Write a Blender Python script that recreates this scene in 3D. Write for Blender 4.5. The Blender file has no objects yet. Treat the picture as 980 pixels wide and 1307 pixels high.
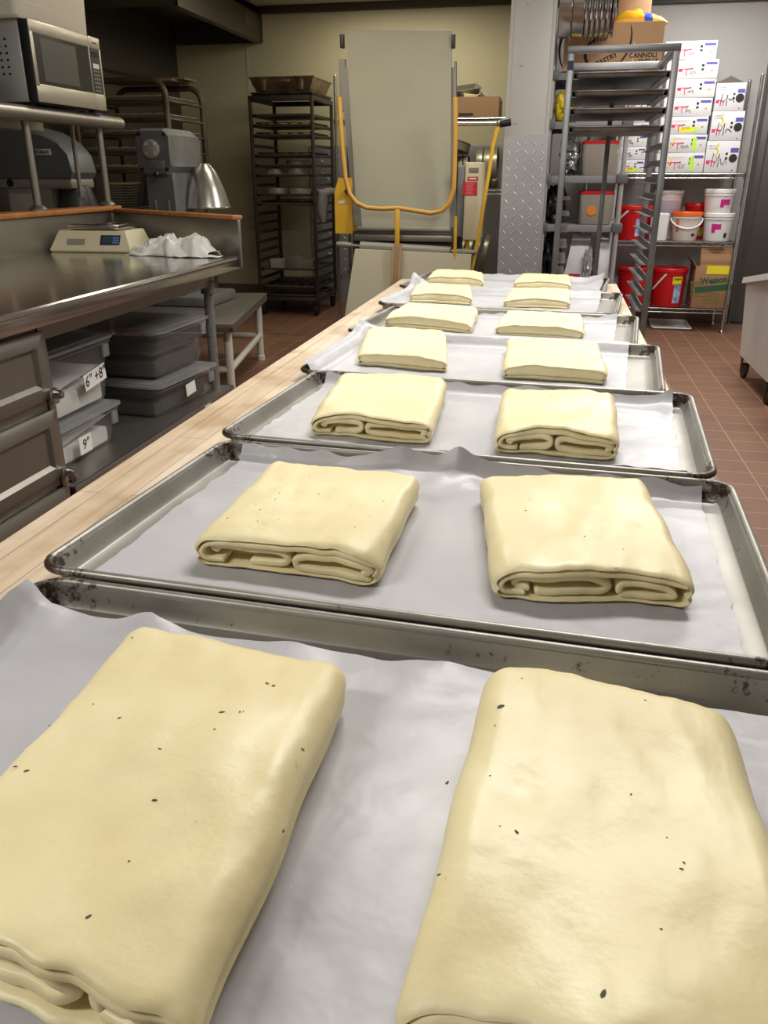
import bpy, bmesh, math, random
from mathutils import Vector, Matrix, noise as mnoise
R = math.radians
rnd = random.Random(7)
scene = bpy.context.scene
COL = scene.collection

# ---------------------------------------------------------------- camera geometry (metres; floor z=0, +Y runs along the bench)
FPX = 1028.0; PITCH = math.atan(431 / FPX); YAW = math.atan(226 / math.hypot(FPX, 431)); CAMZ = 1.21
def ray(u, v):
    x = (u - 490) / FPX; y = -(v - 653.5) / FPX
    d = (x, math.cos(PITCH) + y * math.sin(PITCH), -math.sin(PITCH) + y * math.cos(PITCH))
    c, s = math.cos(YAW), math.sin(YAW)
    return (d[0] * c - d[1] * s, d[0] * s + d[1] * c, d[2])
def atz(u, v, z):
    d = ray(u, v); t = (z - CAMZ) / d[2]; return Vector((t * d[0], t * d[1], z))
def aty(u, v, y):
    d = ray(u, v); t = y / d[1]; return Vector((t * d[0], y, CAMZ + t * d[2]))
def atx(u, v, x):
    d = ray(u, v); t = x / d[0]; return Vector((x, t * d[1], CAMZ + t * d[2]))

# ---------------------------------------------------------------- materials
def lin(c):
    return tuple(((x / 255) / 12.92 if x / 255 <= .04045 else ((x / 255 + .055) / 1.055) ** 2.4) for x in c) + (1,)
MATS = {}
def mat(name, col, rough=.5, metal=0., var=None, bump=None, spots=None, alpha=1., trans=0., emit=None, spec=.5, sss=0., rvar=0., coat=0.):
    """var=(scale, colour2, stretch) cloudy colour; spots=(scale, colour, threshold) marks; bump=(scale, strength)"""
    if name in MATS: return MATS[name]
    m = bpy.data.materials.new(name); m.use_nodes = True; MATS[name] = m
    nt = m.node_tree; N = nt.nodes; L = nt.links
    b = N['Principled BSDF']
    b.inputs['Base Color'].default_value = lin(col); b.inputs['Roughness'].default_value = rough
    b.inputs['Metallic'].default_value = metal; b.inputs['Specular IOR Level'].default_value = spec
    b.inputs['Alpha'].default_value = alpha; b.inputs['Transmission Weight'].default_value = trans
    b.inputs['Coat Weight'].default_value = coat
    if sss:
        b.inputs['Subsurface Weight'].default_value = sss; b.inputs['Subsurface Radius'].default_value = (.01, .006, .003)
        b.inputs['Subsurface Scale'].default_value = 1.
    if emit:
        b.inputs['Emission Color'].default_value = lin(emit[0]); b.inputs['Emission Strength'].default_value = emit[1]
    if var or bump or spots or rvar:
        tc = N.new('ShaderNodeTexCoord')
    out = None
    if var:
        mp = N.new('ShaderNodeMapping'); L.new(tc.outputs['Object'], mp.inputs['Vector'])
        mp.inputs['Scale'].default_value = var[2] if len(var) > 2 else (1, 1, 1)
        n = N.new('ShaderNodeTexNoise'); n.inputs['Scale'].default_value = var[0]; n.inputs['Detail'].default_value = 5
        L.new(mp.outputs['Vector'], n.inputs['Vector'])
        r = N.new('ShaderNodeValToRGB'); r.color_ramp.elements[0].position = .35; r.color_ramp.elements[1].position = .68
        r.color_ramp.elements[0].color = lin(col); r.color_ramp.elements[1].color = lin(var[1])
        L.new(n.outputs['Fac'], r.inputs['Fac']); out = r.outputs['Color']
    if spots:
        n = N.new('ShaderNodeTexNoise'); n.inputs['Scale'].default_value = spots[0]; n.inputs['Detail'].default_value = 7; n.inputs['Roughness'].default_value = .7
        L.new(tc.outputs['Object'], n.inputs['Vector'])
        r = N.new('ShaderNodeValToRGB'); r.color_ramp.elements[0].position = spots[2]; r.color_ramp.elements[1].position = spots[2] + .06
        r.color_ramp.elements[0].color = (0, 0, 0, 1); r.color_ramp.elements[1].color = (1, 1, 1, 1)
        L.new(n.outputs['Fac'], r.inputs['Fac'])
        mx = N.new('ShaderNodeMix'); mx.data_type = 'RGBA'
        L.new(r.outputs['Color'], mx.inputs['Factor'])
        if out: L.new(out, mx.inputs['A'])
        else: mx.inputs['A'].default_value = lin(col)
        mx.inputs['B'].default_value = lin(spots[1]); out = mx.outputs['Result']
    if out: L.new(out, b.inputs['Base Color'])
    if rvar:
        n = N.new('ShaderNodeTexNoise'); n.inputs['Scale'].default_value = 14; n.inputs['Detail'].default_value = 4
        L.new(tc.outputs['Object'], n.inputs['Vector'])
        mr = N.new('ShaderNodeMapRange'); mr.inputs['To Min'].default_value = max(.02, rough - rvar); mr.inputs['To Max'].default_value = min(1, rough + rvar)
        L.new(n.outputs['Fac'], mr.inputs['Value']); L.new(mr.outputs['Result'], b.inputs['Roughness'])
    if bump:
        n = N.new('ShaderNodeTexNoise'); n.inputs['Scale'].default_value = bump[0]; n.inputs['Detail'].default_value = 4
        L.new(tc.outputs['Object'], n.inputs['Vector'])
        bp = N.new('ShaderNodeBump'); bp.inputs['Strength'].default_value = bump[1]; bp.inputs['Distance'].default_value = .01
        L.new(n.outputs['Fac'], bp.inputs['Height']); L.new(bp.outputs['Normal'], b.inputs['Normal'])
    return m

def tile_material():
    m = bpy.data.materials.new('quarry tile'); m.use_nodes = True; N = m.node_tree.nodes; L = m.node_tree.links
    b = N['Principled BSDF']; b.inputs['Roughness'].default_value = .5
    tc = N.new('ShaderNodeTexCoord'); mp = N.new('ShaderNodeMapping'); L.new(tc.outputs['Object'], mp.inputs['Vector'])
    mp.inputs['Location'].default_value = (.034, .06, 0)
    br = N.new('ShaderNodeTexBrick'); L.new(mp.outputs['Vector'], br.inputs['Vector'])
    br.offset = 0; br.squash = 1
    br.inputs['Scale'].default_value = 1; br.inputs['Brick Width'].default_value = .1585; br.inputs['Row Height'].default_value = .1585
    br.inputs['Mortar Size'].default_value = .0035; br.inputs['Mortar Smooth'].default_value = .2
    br.inputs['Color1'].default_value = lin((128, 92, 71)); br.inputs['Color2'].default_value = lin((116, 84, 66)); br.inputs['Mortar'].default_value = lin((164, 128, 102))
    n = N.new('ShaderNodeTexNoise'); n.inputs['Scale'].default_value = 3; n.inputs['Detail'].default_value = 6
    L.new(tc.outputs['Object'], n.inputs['Vector'])
    mx = N.new('ShaderNodeMix'); mx.data_type = 'RGBA'; mx.blend_type = 'MULTIPLY'; mx.inputs['Factor'].default_value = .35
    rp = N.new('ShaderNodeValToRGB'); rp.color_ramp.elements[0].color = (.5, .45, .42, 1); rp.color_ramp.elements[1].color = (1, 1, 1, 1)
    L.new(n.outputs['Fac'], rp.inputs['Fac']); L.new(br.outputs['Color'], mx.inputs['A']); L.new(rp.outputs['Color'], mx.inputs['B'])
    L.new(mx.outputs['Result'], b.inputs['Base Color'])
    bp = N.new('ShaderNodeBump'); bp.inputs['Strength'].default_value = .4; bp.inputs['Distance'].default_value = .003; bp.invert = True
    L.new(br.outputs['Fac'], bp.inputs['Height']); L.new(bp.outputs['Normal'], b.inputs['Normal'])
    return m

def wood_material(name, c1, c2, plank=.045, rough=.55, axis=0):
    """butcher block: staves running along Y, tinted stave by stave"""
    m = bpy.data.materials.new(name); m.use_nodes = True; N = m.node_tree.nodes; L = m.node_tree.links
    b = N['Principled BSDF']; b.inputs['Roughness'].default_value = rough
    tc = N.new('ShaderNodeTexCoord'); mp = N.new('ShaderNodeMapping'); L.new(tc.outputs['Object'], mp.inputs['Vector'])
    mp.inputs['Rotation'].default_value = (0, 0, R(90))
    br = N.new('ShaderNodeTexBrick'); L.new(mp.outputs['Vector'], br.inputs['Vector'])
    br.offset = .37; br.inputs['Scale'].default_value = 1; br.inputs['Brick Width'].default_value = .62; br.inputs['Row Height'].default_value = plank
    br.inputs['Mortar Size'].default_value = .0006; br.inputs['Color1'].default_value = lin(c1); br.inputs['Color2'].default_value = lin(c2); br.inputs['Mortar'].default_value = lin(tuple(int(x * .7) for x in c2))
    m2 = N.new('ShaderNodeMapping'); L.new(tc.outputs['Object'], m2.inputs['Vector']); m2.inputs['Scale'].default_value = (40, 2.5, 40)
    n = N.new('ShaderNodeTexNoise'); n.inputs['Scale'].default_value = 2; n.inputs['Detail'].default_value = 6; L.new(m2.outputs['Vector'], n.inputs['Vector'])
    rp = N.new('ShaderNodeValToRGB'); rp.color_ramp.elements[0].color = (.68, .6, .5, 1); rp.color_ramp.elements[0].position = .3; rp.color_ramp.elements[1].color = (1, 1, 1, 1); rp.color_ramp.elements[1].position = .6
    L.new(n.outputs['Fac'], rp.inputs['Fac'])
    n3 = N.new('ShaderNodeTexNoise'); n3.inputs['Scale'].default_value = 7; n3.inputs['Detail'].default_value = 5; L.new(tc.outputs['Object'], n3.inputs['Vector'])
    r3 = N.new('ShaderNodeValToRGB'); r3.color_ramp.elements[0].color = (.72, .64, .55, 1); r3.color_ramp.elements[0].position = .36; r3.color_ramp.elements[1].color = (1, 1, 1, 1); r3.color_ramp.elements[1].position = .5
    L.new(n3.outputs['Fac'], r3.inputs['Fac'])
    mx = N.new('ShaderNodeMix'); mx.data_type = 'RGBA'; mx.blend_type = 'MULTIPLY'; mx.inputs['Factor'].default_value = .6
    L.new(br.outputs['Color'], mx.inputs['A']); L.new(rp.outputs['Color'], mx.inputs['B'])
    my = N.new('ShaderNodeMix'); my.data_type = 'RGBA'; my.blend_type = 'MULTIPLY'; my.inputs['Factor'].default_value = .8
    L.new(mx.outputs['Result'], my.inputs['A']); L.new(r3.outputs['Color'], my.inputs['B'])
    L.new(my.outputs['Result'], b.inputs['Base Color'])
    return m

# ---------------------------------------------------------------- mesh builder
_bev = {}
def _bevbox(dx, dy, dz, b, seg):
    k = (round(dx, 5), round(dy, 5), round(dz, 5), b, seg)
    if k not in _bev:
        t = bmesh.new(); bmesh.ops.create_cube(t, size=1)
        for v in t.verts: v.co = Vector((v.co.x * dx, v.co.y * dy, v.co.z * dz))
        if b > 0:
            bmesh.ops.bevel(t, geom=t.edges[:], offset=min(b, .49 * min(dx, dy, dz)), segments=seg, profile=.5, affect='EDGES', clamp_overlap=True)
        t.verts.index_update()
        _bev[k] = ([tuple(v.co) for v in t.verts], [[v.index for v in f.verts] for f in t.faces]); t.free()
    return _bev[k]

class MB:
    def __init__(s): s.v = []; s.f = []; s.m = []
    def add(s, vs, fs, mi=0, M=None):
        o = len(s.v)
        for p in vs:
            p = Vector(p); s.v.append(M @ p if M is not None else p)
        for f in fs: s.f.append([o + i for i in f]); s.m.append(mi)
        return s
    def box(s, x0, x1, y0, y1, z0, z1, b=0, mi=0, M=None, seg=2):
        vs, fs = _bevbox(abs(x1 - x0), abs(y1 - y0), abs(z1 - z0), b, seg)
        c = Vector(((x0 + x1) / 2, (y0 + y1) / 2, (z0 + z1) / 2))
        return s.add([Vector(p) + c for p in vs], fs, mi, M)
    def frustum(s, lo, hi, z0, z1, mi=0, M=None, caps=(True, True)):
        """lo/hi = (x0,x1,y0,y1)"""
        vs = [(lo[0], lo[2], z0), (lo[1], lo[2], z0), (lo[1], lo[3], z0), (lo[0], lo[3], z0), (hi[0], hi[2], z1), (hi[1], hi[2], z1), (hi[1], hi[3], z1), (hi[0], hi[3], z1)]
        fs = [(0, 1, 5, 4), (1, 2, 6, 5), (2, 3, 7, 6), (3, 0, 4, 7)]
        if caps[0]: fs.append((3, 2, 1, 0))
        if caps[1]: fs.append((4, 5, 6, 7))
        return s.add(vs, fs, mi, M)
    def lathe(s, prof, o=(0, 0, 0), n=32, mi=0, M=None, axis='Z', sx=1, sy=1):
        vs = []; fs = []
        for r, z in prof:
            for i in range(n):
                a = 2 * math.pi * i / n; c, d = r * math.cos(a) * sx, r * math.sin(a) * sy
                p = {'Z': (c, d, z), 'Y': (c, z, d), 'X': (z, c, d)}[axis]
                vs.append((p[0] + o[0], p[1] + o[1], p[2] + o[2]))
        k = len(prof)
        for j in range(k - 1):
            for i in range(n):
                fs.append((j * n + i, j * n + (i + 1) % n, (j + 1) * n + (i + 1) % n, (j + 1) * n + i))
        if prof[0][0] > 1e-6: fs.append(tuple(range(n))[::-1])
        if prof[-1][0] > 1e-6: fs.append(tuple(range((k - 1) * n, k * n)))
        return s.add(vs, fs, mi, M)
    def openlathe(s, prof, **kw):
        k = len(s.f); s.lathe(prof, **kw); n = kw.get('n', 32)
        keep = [(f, m) for f, m in zip(s.f[k:], s.m[k:]) if len(f) <= 4 or len(f) != n]
        s.f[k:] = [a for a, _ in keep]; s.m[k:] = [a for _, a in keep]; return s
    def tube(s, pts, r, n=8, mi=0, closed=False, M=None, caps=True):
        pts = [Vector(p) for p in pts]; k = len(pts); rs = r if isinstance(r, (list, tuple)) else [r] * k
        vs = []; fs = []; up = None
        for i, p in enumerate(pts):
            a = pts[(i - 1) % k] if (i > 0 or closed) else p; b = pts[(i + 1) % k] if (i < k - 1 or closed) else p
            t = (b - a).normalized()
            if up is None:
                up = Vector((0, 0, 1)) if abs(t.z) < .9 else Vector((1, 0, 0))
            up = (up - t * up.dot(t))
            if up.length < 1e-6: up = t.orthogonal()
            up.normalize(); w = t.cross(up)
            for j in range(n):
                g = 2 * math.pi * (j + .5) / n; vs.append(p + (up * math.cos(g) + w * math.sin(g)) * rs[i])
        for i in range(k if closed else k - 1):
            for j in range(n):
                i2 = (i + 1) % k
                fs.append((i * n + j, i * n + (j + 1) % n, i2 * n + (j + 1) % n, i2 * n + j))
        if caps and not closed:
            fs.append(tuple(range(n))[::-1]); fs.append(tuple(range((k - 1) * n, k * n)))
        return s.add(vs, fs, mi, M)
    def bar(s, p0, p1, r, n=10, mi=0, M=None): return s.tube([p0, p1], r, n, mi, M=M)
    def prism(s, poly, axis, a, b, mi=0, M=None):
        k = len(poly)
        f = {'Y': lambda u, v, w: (u, w, v), 'X': lambda u, v, w: (w, u, v), 'Z': lambda u, v, w: (u, v, w)}[axis]
        vs = [f(u, v, a) for u, v in poly] + [f(u, v, b) for u, v in poly]
        fs = [tuple(range(k))[::-1], tuple(range(k, 2 * k))] + [(i, (i + 1) % k, k + (i + 1) % k, k + i) for i in range(k)]
        return s.add(vs, fs, mi, M)
    def grid(s, fn, nu, nv, mi=0, M=None, closeu=False):
        vs = [fn(i / (nu if closeu else nu - 1), j / (nv - 1)) for j in range(nv) for i in range(nu)]
        fs = []
        for j in range(nv - 1):
            for i in range(nu if closeu else nu - 1):
                i2 = (i + 1) % nu; fs.append((j * nu + i, j * nu + i2, (j + 1) * nu + i2, (j + 1) * nu + i))
        return s.add(vs, fs, mi, M)
    def sphere(s, c, r, n=14, mi=0, M=None, sc=(1, 1, 1)):
        k = n // 2; pr = [(max(0, r * math.sin(math.pi * i / k)) if 0 < i < k else 0, -r * math.cos(math.pi * i / k)) for i in range(k + 1)]
        MM = Matrix.Translation(c) @ Matrix.Diagonal((*sc, 1))
        return s.lathe(pr, n=n, mi=mi, M=(M @ MM if M is not None else MM))
    def build(s, name, mats, parent=None, loc=None, local=False, sharp=35, thick=0., sub=0):
        if not isinstance(mats, (list, tuple)): mats = [mats]
        root = parent
        while root is not None and root.parent is not None: root = root.parent
        off = Vector((0, 0, 0))
        if root is not None:
            if not local: off = Vector(root.location)
        elif loc is not None: off = Vector(loc)
        me = bpy.data.meshes.new(name); bm = bmesh.new()
        vv = [bm.verts.new(p - off) for p in s.v]
        for f, m in zip(s.f, s.m):
            try: fc = bm.faces.new([vv[i] for i in f]); fc.material_index = m; fc.smooth = True
            except ValueError: pass
        bmesh.ops.remove_doubles(bm, verts=bm.verts[:], dist=1e-5)
        bmesh.ops.recalc_face_normals(bm, faces=bm.faces[:])
        bm.to_mesh(me); bm.free()
        for m in mats: me.materials.append(m)
        me.set_sharp_from_angle(angle=R(sharp))
        o = bpy.data.objects.new(name, me); COL.objects.link(o)
        if root is not None: o.parent = parent
        elif loc is not None: o.location = off
        if thick:
            md = o.modifiers.new('solid', 'SOLIDIFY'); md.thickness = thick; md.offset = 0
        if sub:
            md = o.modifiers.new('sub', 'SUBSURF'); md.levels = sub; md.render_levels = sub
        return o

def tag(o, label=None, cat=None, group=None, kind=None):
    if label: o['label'] = label
    if cat: o['category'] = cat
    if group: o['group'] = group
    if kind: o['kind'] = kind
    return o
def thing(name, label, cat, loc=(0, 0, 0), rz=0, group=None):
    o = bpy.data.objects.new(name, None); o.empty_display_size = .05; COL.objects.link(o)
    o.location = loc; o.rotation_euler = (0, 0, rz)
    return tag(o, label, cat, group)
def struct(o): o['kind'] = 'structure'; return o
def copy_tree(o, parent=None):
    c = o.copy(); COL.objects.link(c); c.parent = parent
    for ch in list(o.children): copy_tree(ch, c)
    return c
def dup(root, loc, rz=None, label=None, group=None):
    c = copy_tree(root); c.location = loc
    if rz is not None: c.rotation_euler.z = rz
    if label: c['label'] = label
    if group: c['group'] = group
    return c
def text(name, s, size, M, m, parent, ext=.0004, shear=0., sx=1., local=False, bold=0.):
    """lettering: local x along the line, local y up, local z out of the surface; M places it"""
    cu = bpy.data.curves.new(name, 'FONT'); cu.body = s; cu.size = size; cu.extrude = ext; cu.align_x = 'CENTER'; cu.align_y = 'CENTER'; cu.shear = shear; cu.resolution_u = 2; cu.offset = bold
    t = bpy.data.objects.new(name + '_tmp', cu); COL.objects.link(t)
    dg = bpy.context.evaluated_depsgraph_get(); me = bpy.data.meshes.new_from_object(t.evaluated_get(dg))
    bpy.data.objects.remove(t); me.name = name
    root = parent
    while root is not None and root.parent is not None: root = root.parent
    off = Vector(root.location) if (root is not None and not local) else Vector((0, 0, 0))
    me.transform(Matrix.Translation(-off) @ M @ Matrix.Diagonal((sx, 1, 1, 1)))
    me.materials.clear(); me.materials.append(m)
    o = bpy.data.objects.new(name, me); COL.objects.link(o); o.parent = parent
    return o
def facing_front(p, tilt=0.):
    """frame on a surface that faces -Y (towards the camera end of the room), rolled by tilt"""
    return Matrix.Translation(p) @ Matrix(((1, 0, 0, 0), (0, 0, -1, 0), (0, 1, 0, 0), (0, 0, 0, 1))) @ Matrix.Rotation(tilt, 4, 'Z')
def facing_right(p, tilt=0.):
    """frame on a surface that faces +X"""
    return Matrix.Translation(p) @ Matrix(((0, 0, 1, 0), (1, 0, 0, 0), (0, 1, 0, 0), (0, 0, 0, 1))) @ Matrix.Rotation(tilt, 4, 'Z')
def rrect(x0, x1, y0, y1, r, n=5):
    p = []
    for cx, cy, a0 in ((x1 - r, y1 - r, 0), (x0 + r, y1 - r, 90), (x0 + r, y0 + r, 180), (x1 - r, y0 + r, 270)):
        for i in range(n + 1):
            a = R(a0 + 90 * i / n); p.append((cx + r * math.cos(a), cy + r * math.sin(a)))
    return p
def nz(x, y, z=0.): return mnoise.noise(Vector((x, y, z)))

# palette
ALU = mat('worn aluminium', (168, 166, 160), .38, .75, var=(9, (140, 136, 126)), spots=(38, (62, 48, 34), .66), rvar=.1)
ALU_DARK = mat('dark baked aluminium', (96, 92, 86), .45, .7, var=(6, (60, 56, 52)))
RACK = mat('rack aluminium', (150, 151, 152), .42, .75, var=(5, (128, 128, 128)))
RACK_OLD = mat('old bronze rack metal', (104, 92, 76), .5, .7, var=(5, (70, 60, 50)))
RACK_BLACK = mat('soot dark rack metal', (70, 64, 56), .5, .6)
STEEL = mat('brushed stainless', (182, 179, 172), .16, .95, rvar=.05)
STEEL_DULL = mat('dull stainless', (150, 146, 138), .38, .85, rvar=.06)
CHROME = mat('chrome wire', (190, 190, 188), .18, 1.)
TIN = mat('cake tin metal', (186, 182, 170), .34, .45)
TIN_DARK = mat('dark cake tin', (150, 146, 130), .4, .35)
BLACK = mat('black plastic', (22, 22, 23), .45)
RUBBER = mat('black rubber', (26, 25, 25), .7)
WHITE_PL = mat('white plastic', (226, 226, 226), .4)
RED_PL = mat('red plastic', (196, 20, 26), .35)
CARD = mat('brown cardboard', (188, 150, 112), .8, var=(3, (178, 140, 102)))
CARD_DARK = mat('darker cardboard', (150, 118, 88), .8)
PAPER_W = mat('white carton', (208, 208, 211), .6)
INK = mat('black ink', (28, 26, 28), .7)
INK_RED = mat('red ink', (222, 40, 84), .7)
INK_BLUE = mat('violet blue ink', (84, 80, 160), .7)
INK_YEL = mat('yellow ink', (238, 222, 40), .6)
INK_GREEN = mat('lime ink', (176, 226, 70), .6)
YELLOW = mat('yellow enamel', (222, 176, 56), .35, var=(6, (206, 160, 48)))
CREAM = mat('cream enamel', (196, 188, 158), .4)
GREY_PAINT = mat('grey hammered paint', (116, 118, 120), .4, .2, var=(12, (98, 100, 102)), bump=(60, .1))
WOOD_O = mat('varnished orange wood', (178, 116, 60), .4, var=(8, (150, 92, 44), (1, 6, 1)))
CLOTH = mat('white cotton', (226, 224, 220), .9, bump=(300, .15))
CLEARBIN = mat('clear polycarbonate', (170, 170, 170), .22, alpha=.20)
CLEARLID = mat('cloudy polycarbonate lid', (170, 170, 170), .3, alpha=.4)
FLOUR = mat('white powder', (224, 222, 216), .95, bump=(20, .3))
DARKSUGAR = mat('brown powder', (60, 52, 44), .95, bump=(20, .3))
# ================================================================ the room
TILE = tile_material()
W_BACK = mat('beige wall panel', (190, 182, 150), .55, var=(1.2, (182, 174, 144)))
W_GREY = mat('grey wall panel', (178, 176, 174), .5, var=(1.2, (170, 168, 167)))
W_LEFT = mat('dark steel wall lining', (84, 80, 72), .45, .5)
W_PLAIN = mat('plain wall paint', (190, 186, 178), .6)
CEIL = mat('off white ceiling', (190, 184, 172), .8)
DIAMOND = mat('diamond plate aluminium', (168, 168, 170), .5, .55, rvar=.08)
def wall(name, x0, x1, y0, y1, z0, z1, m):
    o = MB().box(x0, x1, y0, y1, z0, z1).build(name, m); return struct(o)
wall('floor', -3.8, 3.1, -2.6, 8.4, -.1, 0, TILE)
wall('ceiling', -3.8, 3.1, -2.6, 8.4, 2.62, 2.72, CEIL)
wall('wall_left', -3.8, -3.68, -2.6, 8.2, 0, 2.62, W_LEFT)
wall('wall_right', 3.0, 3.1, -2.6, 8.2, 0, 2.62, W_PLAIN)
wall('wall_front', -3.68, 3.0, -2.6, -2.5, 0, 2.62, W_PLAIN)
b = MB().box(-3.68, -.12, 8.2, 8.32, 0, 2.62)
b.box(-2.985, -2.965, 8.196, 8.2, .1, 2.62)
struct(b.build('wall_back', W_BACK))
struct(MB().box(-.12, 3.0, 7.68, 7.8, 0, 2.62).build('wall_alcove', W_GREY))
# pillar with a diamond plate jacket
px0, px1, py = -.378, -.105, 5.85
W_PIL = mat('pillar paint', (158, 155, 151), .5)
b = MB().box(px0, px1, py, 8.2, 0, 2.62, .006)
b.box(px0 - .004, px0 + .018, py - .003, py + .02, 1.44, 2.62).box(px1 - .018, px1 + .004, py - .003, py + .02, 1.44, 2.62)
for k in range(3): b.lathe([(0, -.006), (.008, -.005), (.009, 0)], o=(px0 + .06 + .02 * k, py, 1.52 + .33 * k), n=10, axis='Y')
struct(b.build('pillar', W_PIL))
def diamonds(b, x0, x1, z0, z1, y, pitch=.05):
    nx, nzz = int((x1 - x0) / pitch), int((z1 - z0) / pitch)
    for i in range(nx):
        for k in range(nzz):
            cx = x0 + (i + .5) * (x1 - x0) / nx; cz = z0 + (k + .5) * pitch
            a = R(45 if (i + k) % 2 else -45); L_, w = .021, .0055
            M = facing_front(Vector((cx, y, cz)), a)
            b.add([(-L_, 0, 0), (0, -w, 0), (L_, 0, 0), (0, w, 0), (-L_ * .55, 0, .0025), (L_ * .55, 0, .0025)],
                  [(0, 1, 5, 4), (1, 2, 5), (2, 3, 4, 5), (3, 0, 4)], 0, M)
b = MB().box(px0 - .006, px1 + .006, py - .004, py, .0, 1.452)
b.box(px0 - .006, px0 - .002, py, 8.1, 0, 1.452).box(px1 + .002, px1 + .006, py, 7.6, 0, 1.452)
diamonds(b, px0, px1, .02, 1.44, py - .004)
struct(b.build('trim_1', DIAMOND))
b = MB().box(-2.4, px0, 8.192, 8.2, .0, 1.46)
diamonds(b, -2.4, -1.5, .3, 1.45, 8.192)
struct(b.build('trim_2', DIAMOND))
BASE = mat('quarry cove base', (104, 84, 72), .5)
struct(MB().box(-.12, 1.52, 7.662, 7.68, 0, .16, .004).build('baseboard_back', BASE))
struct(MB().box(-3.68, -2.4, 8.182, 8.2, 0, .16, .004).build('baseboard_left', BASE))
# dark door leaf at the right end of the alcove
b = MB().box(1.545, 2.5, 7.62, 7.68, .02, 2.2, .006)
for k in range(6): b.box(1.60 + k * .15, 1.612 + k * .15, 7.614, 7.62, .1, 2.1)
b.box(1.53, 1.548, 7.60, 7.68, 0, 2.25)
struct(b.build('door_1', mat('dark cooler door steel', (92, 90, 88), .4, .6)))
struct(MB().box(-.12, 3.0, 7.64, 7.68, 2.44, 2.48, .004).build('trim_3', mat('dark trim', (64, 60, 56), .5)))

struct(MB().box(-2.80, px0, 8.12, 8.2, 2.565, 2.62, .004).build('ceiling_edge_strip', mat('dark brown ceiling edge', (66, 52, 38), .7)))  # added strip standing in for the dark edge of the ceiling
# extraction hood over the left alcove
t = thing('extraction_hood', 'long stainless extraction hood hung from the ceiling over the mixers', 'hood', (-3.2, 7.2, 2.34))
HX = -2.81; hm = mat('hood steel', (98, 92, 80), .4, .7)
b = MB()
b.box(HX - .02, HX, 6.33, 8.19, 2.335, 2.61).box(-3.67, HX, 6.33, 6.36, 2.335, 2.61).box(-3.67, HX, 8.16, 8.19, 2.335, 2.61)
b.box(HX - .07, HX - .02, 6.36, 8.16, 2.335, 2.35).box(-3.67, HX, 6.36, 8.16, 2.56, 2.6)
b.build('hood_body', hm, t)
MB().box(HX, HX + .004, 7.75, 7.95, 2.43, 2.53).build('vent_plate', mat('vent brown', (88, 74, 62), .5), t)
b = MB()
for k in range(2): b.box(-3.6 + k * .35, -3.3 + k * .35, 6.5, 8.1, 2.5, 2.52, .004)
b.build('grease_filter', mat('filter', (96, 92, 84), .4, .7), t)
MB().bar((-3.05, 6.6, 2.46), (-3.05, 8.0, 2.46), .018).build('lamp_tube', mat('lamp glass off', (120, 116, 108), .3), t)
b = MB().box(-3.678, -3.668, 5.9, 7.95, 1.98, 2.0)
tag(b.build('wall_rail', BLACK, loc=(-3.67, 6.9, 1.99)), 'thin black rail on dark left wall under the hood', 'rail')

# ceiling lights
def ceiling_light(x, y, label, w=1.2, d=.3, energy=60, col=(1, .97, .92)):
    t = thing('ceiling_light', label, 'light', (x, y, 2.62), group='ceiling light panels')
    MB().box(x - w / 2 - .03, x + w / 2 + .03, y - d / 2 - .03, y + d / 2 + .03, 2.585, 2.62, .004).build('light_frame', WHITE_PL, t)
    MB().box(x - w / 2, x + w / 2, y - d / 2, y + d / 2, 2.575, 2.586).build('diffuser', mat('lit diffuser', (255, 250, 240), .5, emit=((255, 250, 240), 4.)), t)
    l = bpy.data.lights.new('lamp', 'AREA'); l.shape = 'RECTANGLE'; l.size = w; l.size_y = d; l.energy = energy; l.color = col
    lo = bpy.data.objects.new('lamp', l); COL.objects.link(lo); lo.location = (x, y, 2.57)
ceiling_light(.1, 2.0, 'ceiling light panel above the middle of the bench', energy=38)
ceiling_light(-1.75, -.5, 'ceiling light panel over the near end of the stainless counter', energy=30)
ceiling_light(.9, 4.6, 'ceiling light panel above the open pan rack', energy=44)
ceiling_light(1.1, 6.6, 'ceiling light panel in front of the shelf of white cartons', w=.9, energy=22)
ceiling_light(-1.35, 5.0, 'added fill light panel over the aisle left of the dough sheeter', w=.9, energy=13, col=(1, .90, .70))  # added warm fill so the mixers, rack and sheeter read brighter
ceiling_light(-.78, 6.75, 'small added light panel brightening the tins behind the dough sheeter', w=.6, d=.2, energy=9, col=(1, .92, .72))  # added fill lifting the shelf tins and the wall beside the pillar
ceiling_light(-1.5, 7.55, 'added light panel brightening the back wall near the dark bakery rack', w=1.2, d=.2, energy=7, col=(1, .90, .66))  # added warm wash to brighten the upper back wall
# ================================================================ wooden bench
BWOOD = wood_material('butcher block', (226, 209, 186), (212, 191, 163))
BZ = .851
t = thing('wooden_workbench', 'long pale butcher block bench carrying seven sheet pans', 'workbench', (-.165, 1.45, 0))
MB().box(-.555, .225, -.35, 3.06, BZ - .045, BZ, .006).build('bench_top', BWOOD, t)
LEGW = mat('bench leg steel', (128, 126, 122), .4, .6)
b = MB(); 
for x in (-.47, .14): b.box(x - .02, x + .02, -.2, 2.9, BZ - .125, BZ - .045)
for y in (-.2, 2.86): b.box(-.47, .14, y, y + .04, BZ - .125, BZ - .045)
b.build('apron', LEGW, t)
for x in (-.47, .14):
    for y in (-.16, 1.4, 2.84):
        MB().bar((x, y, .0), (x, y, BZ - .12), .022, 12).lathe([(.03, 0), (.03, .02), (.022, .04)], o=(x, y, 0), n=12).build('leg', LEGW, t)
MB().box(-.5, .17, -.2, 2.9, .22, .24, .004).build('undershelf', LEGW, t)

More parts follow.
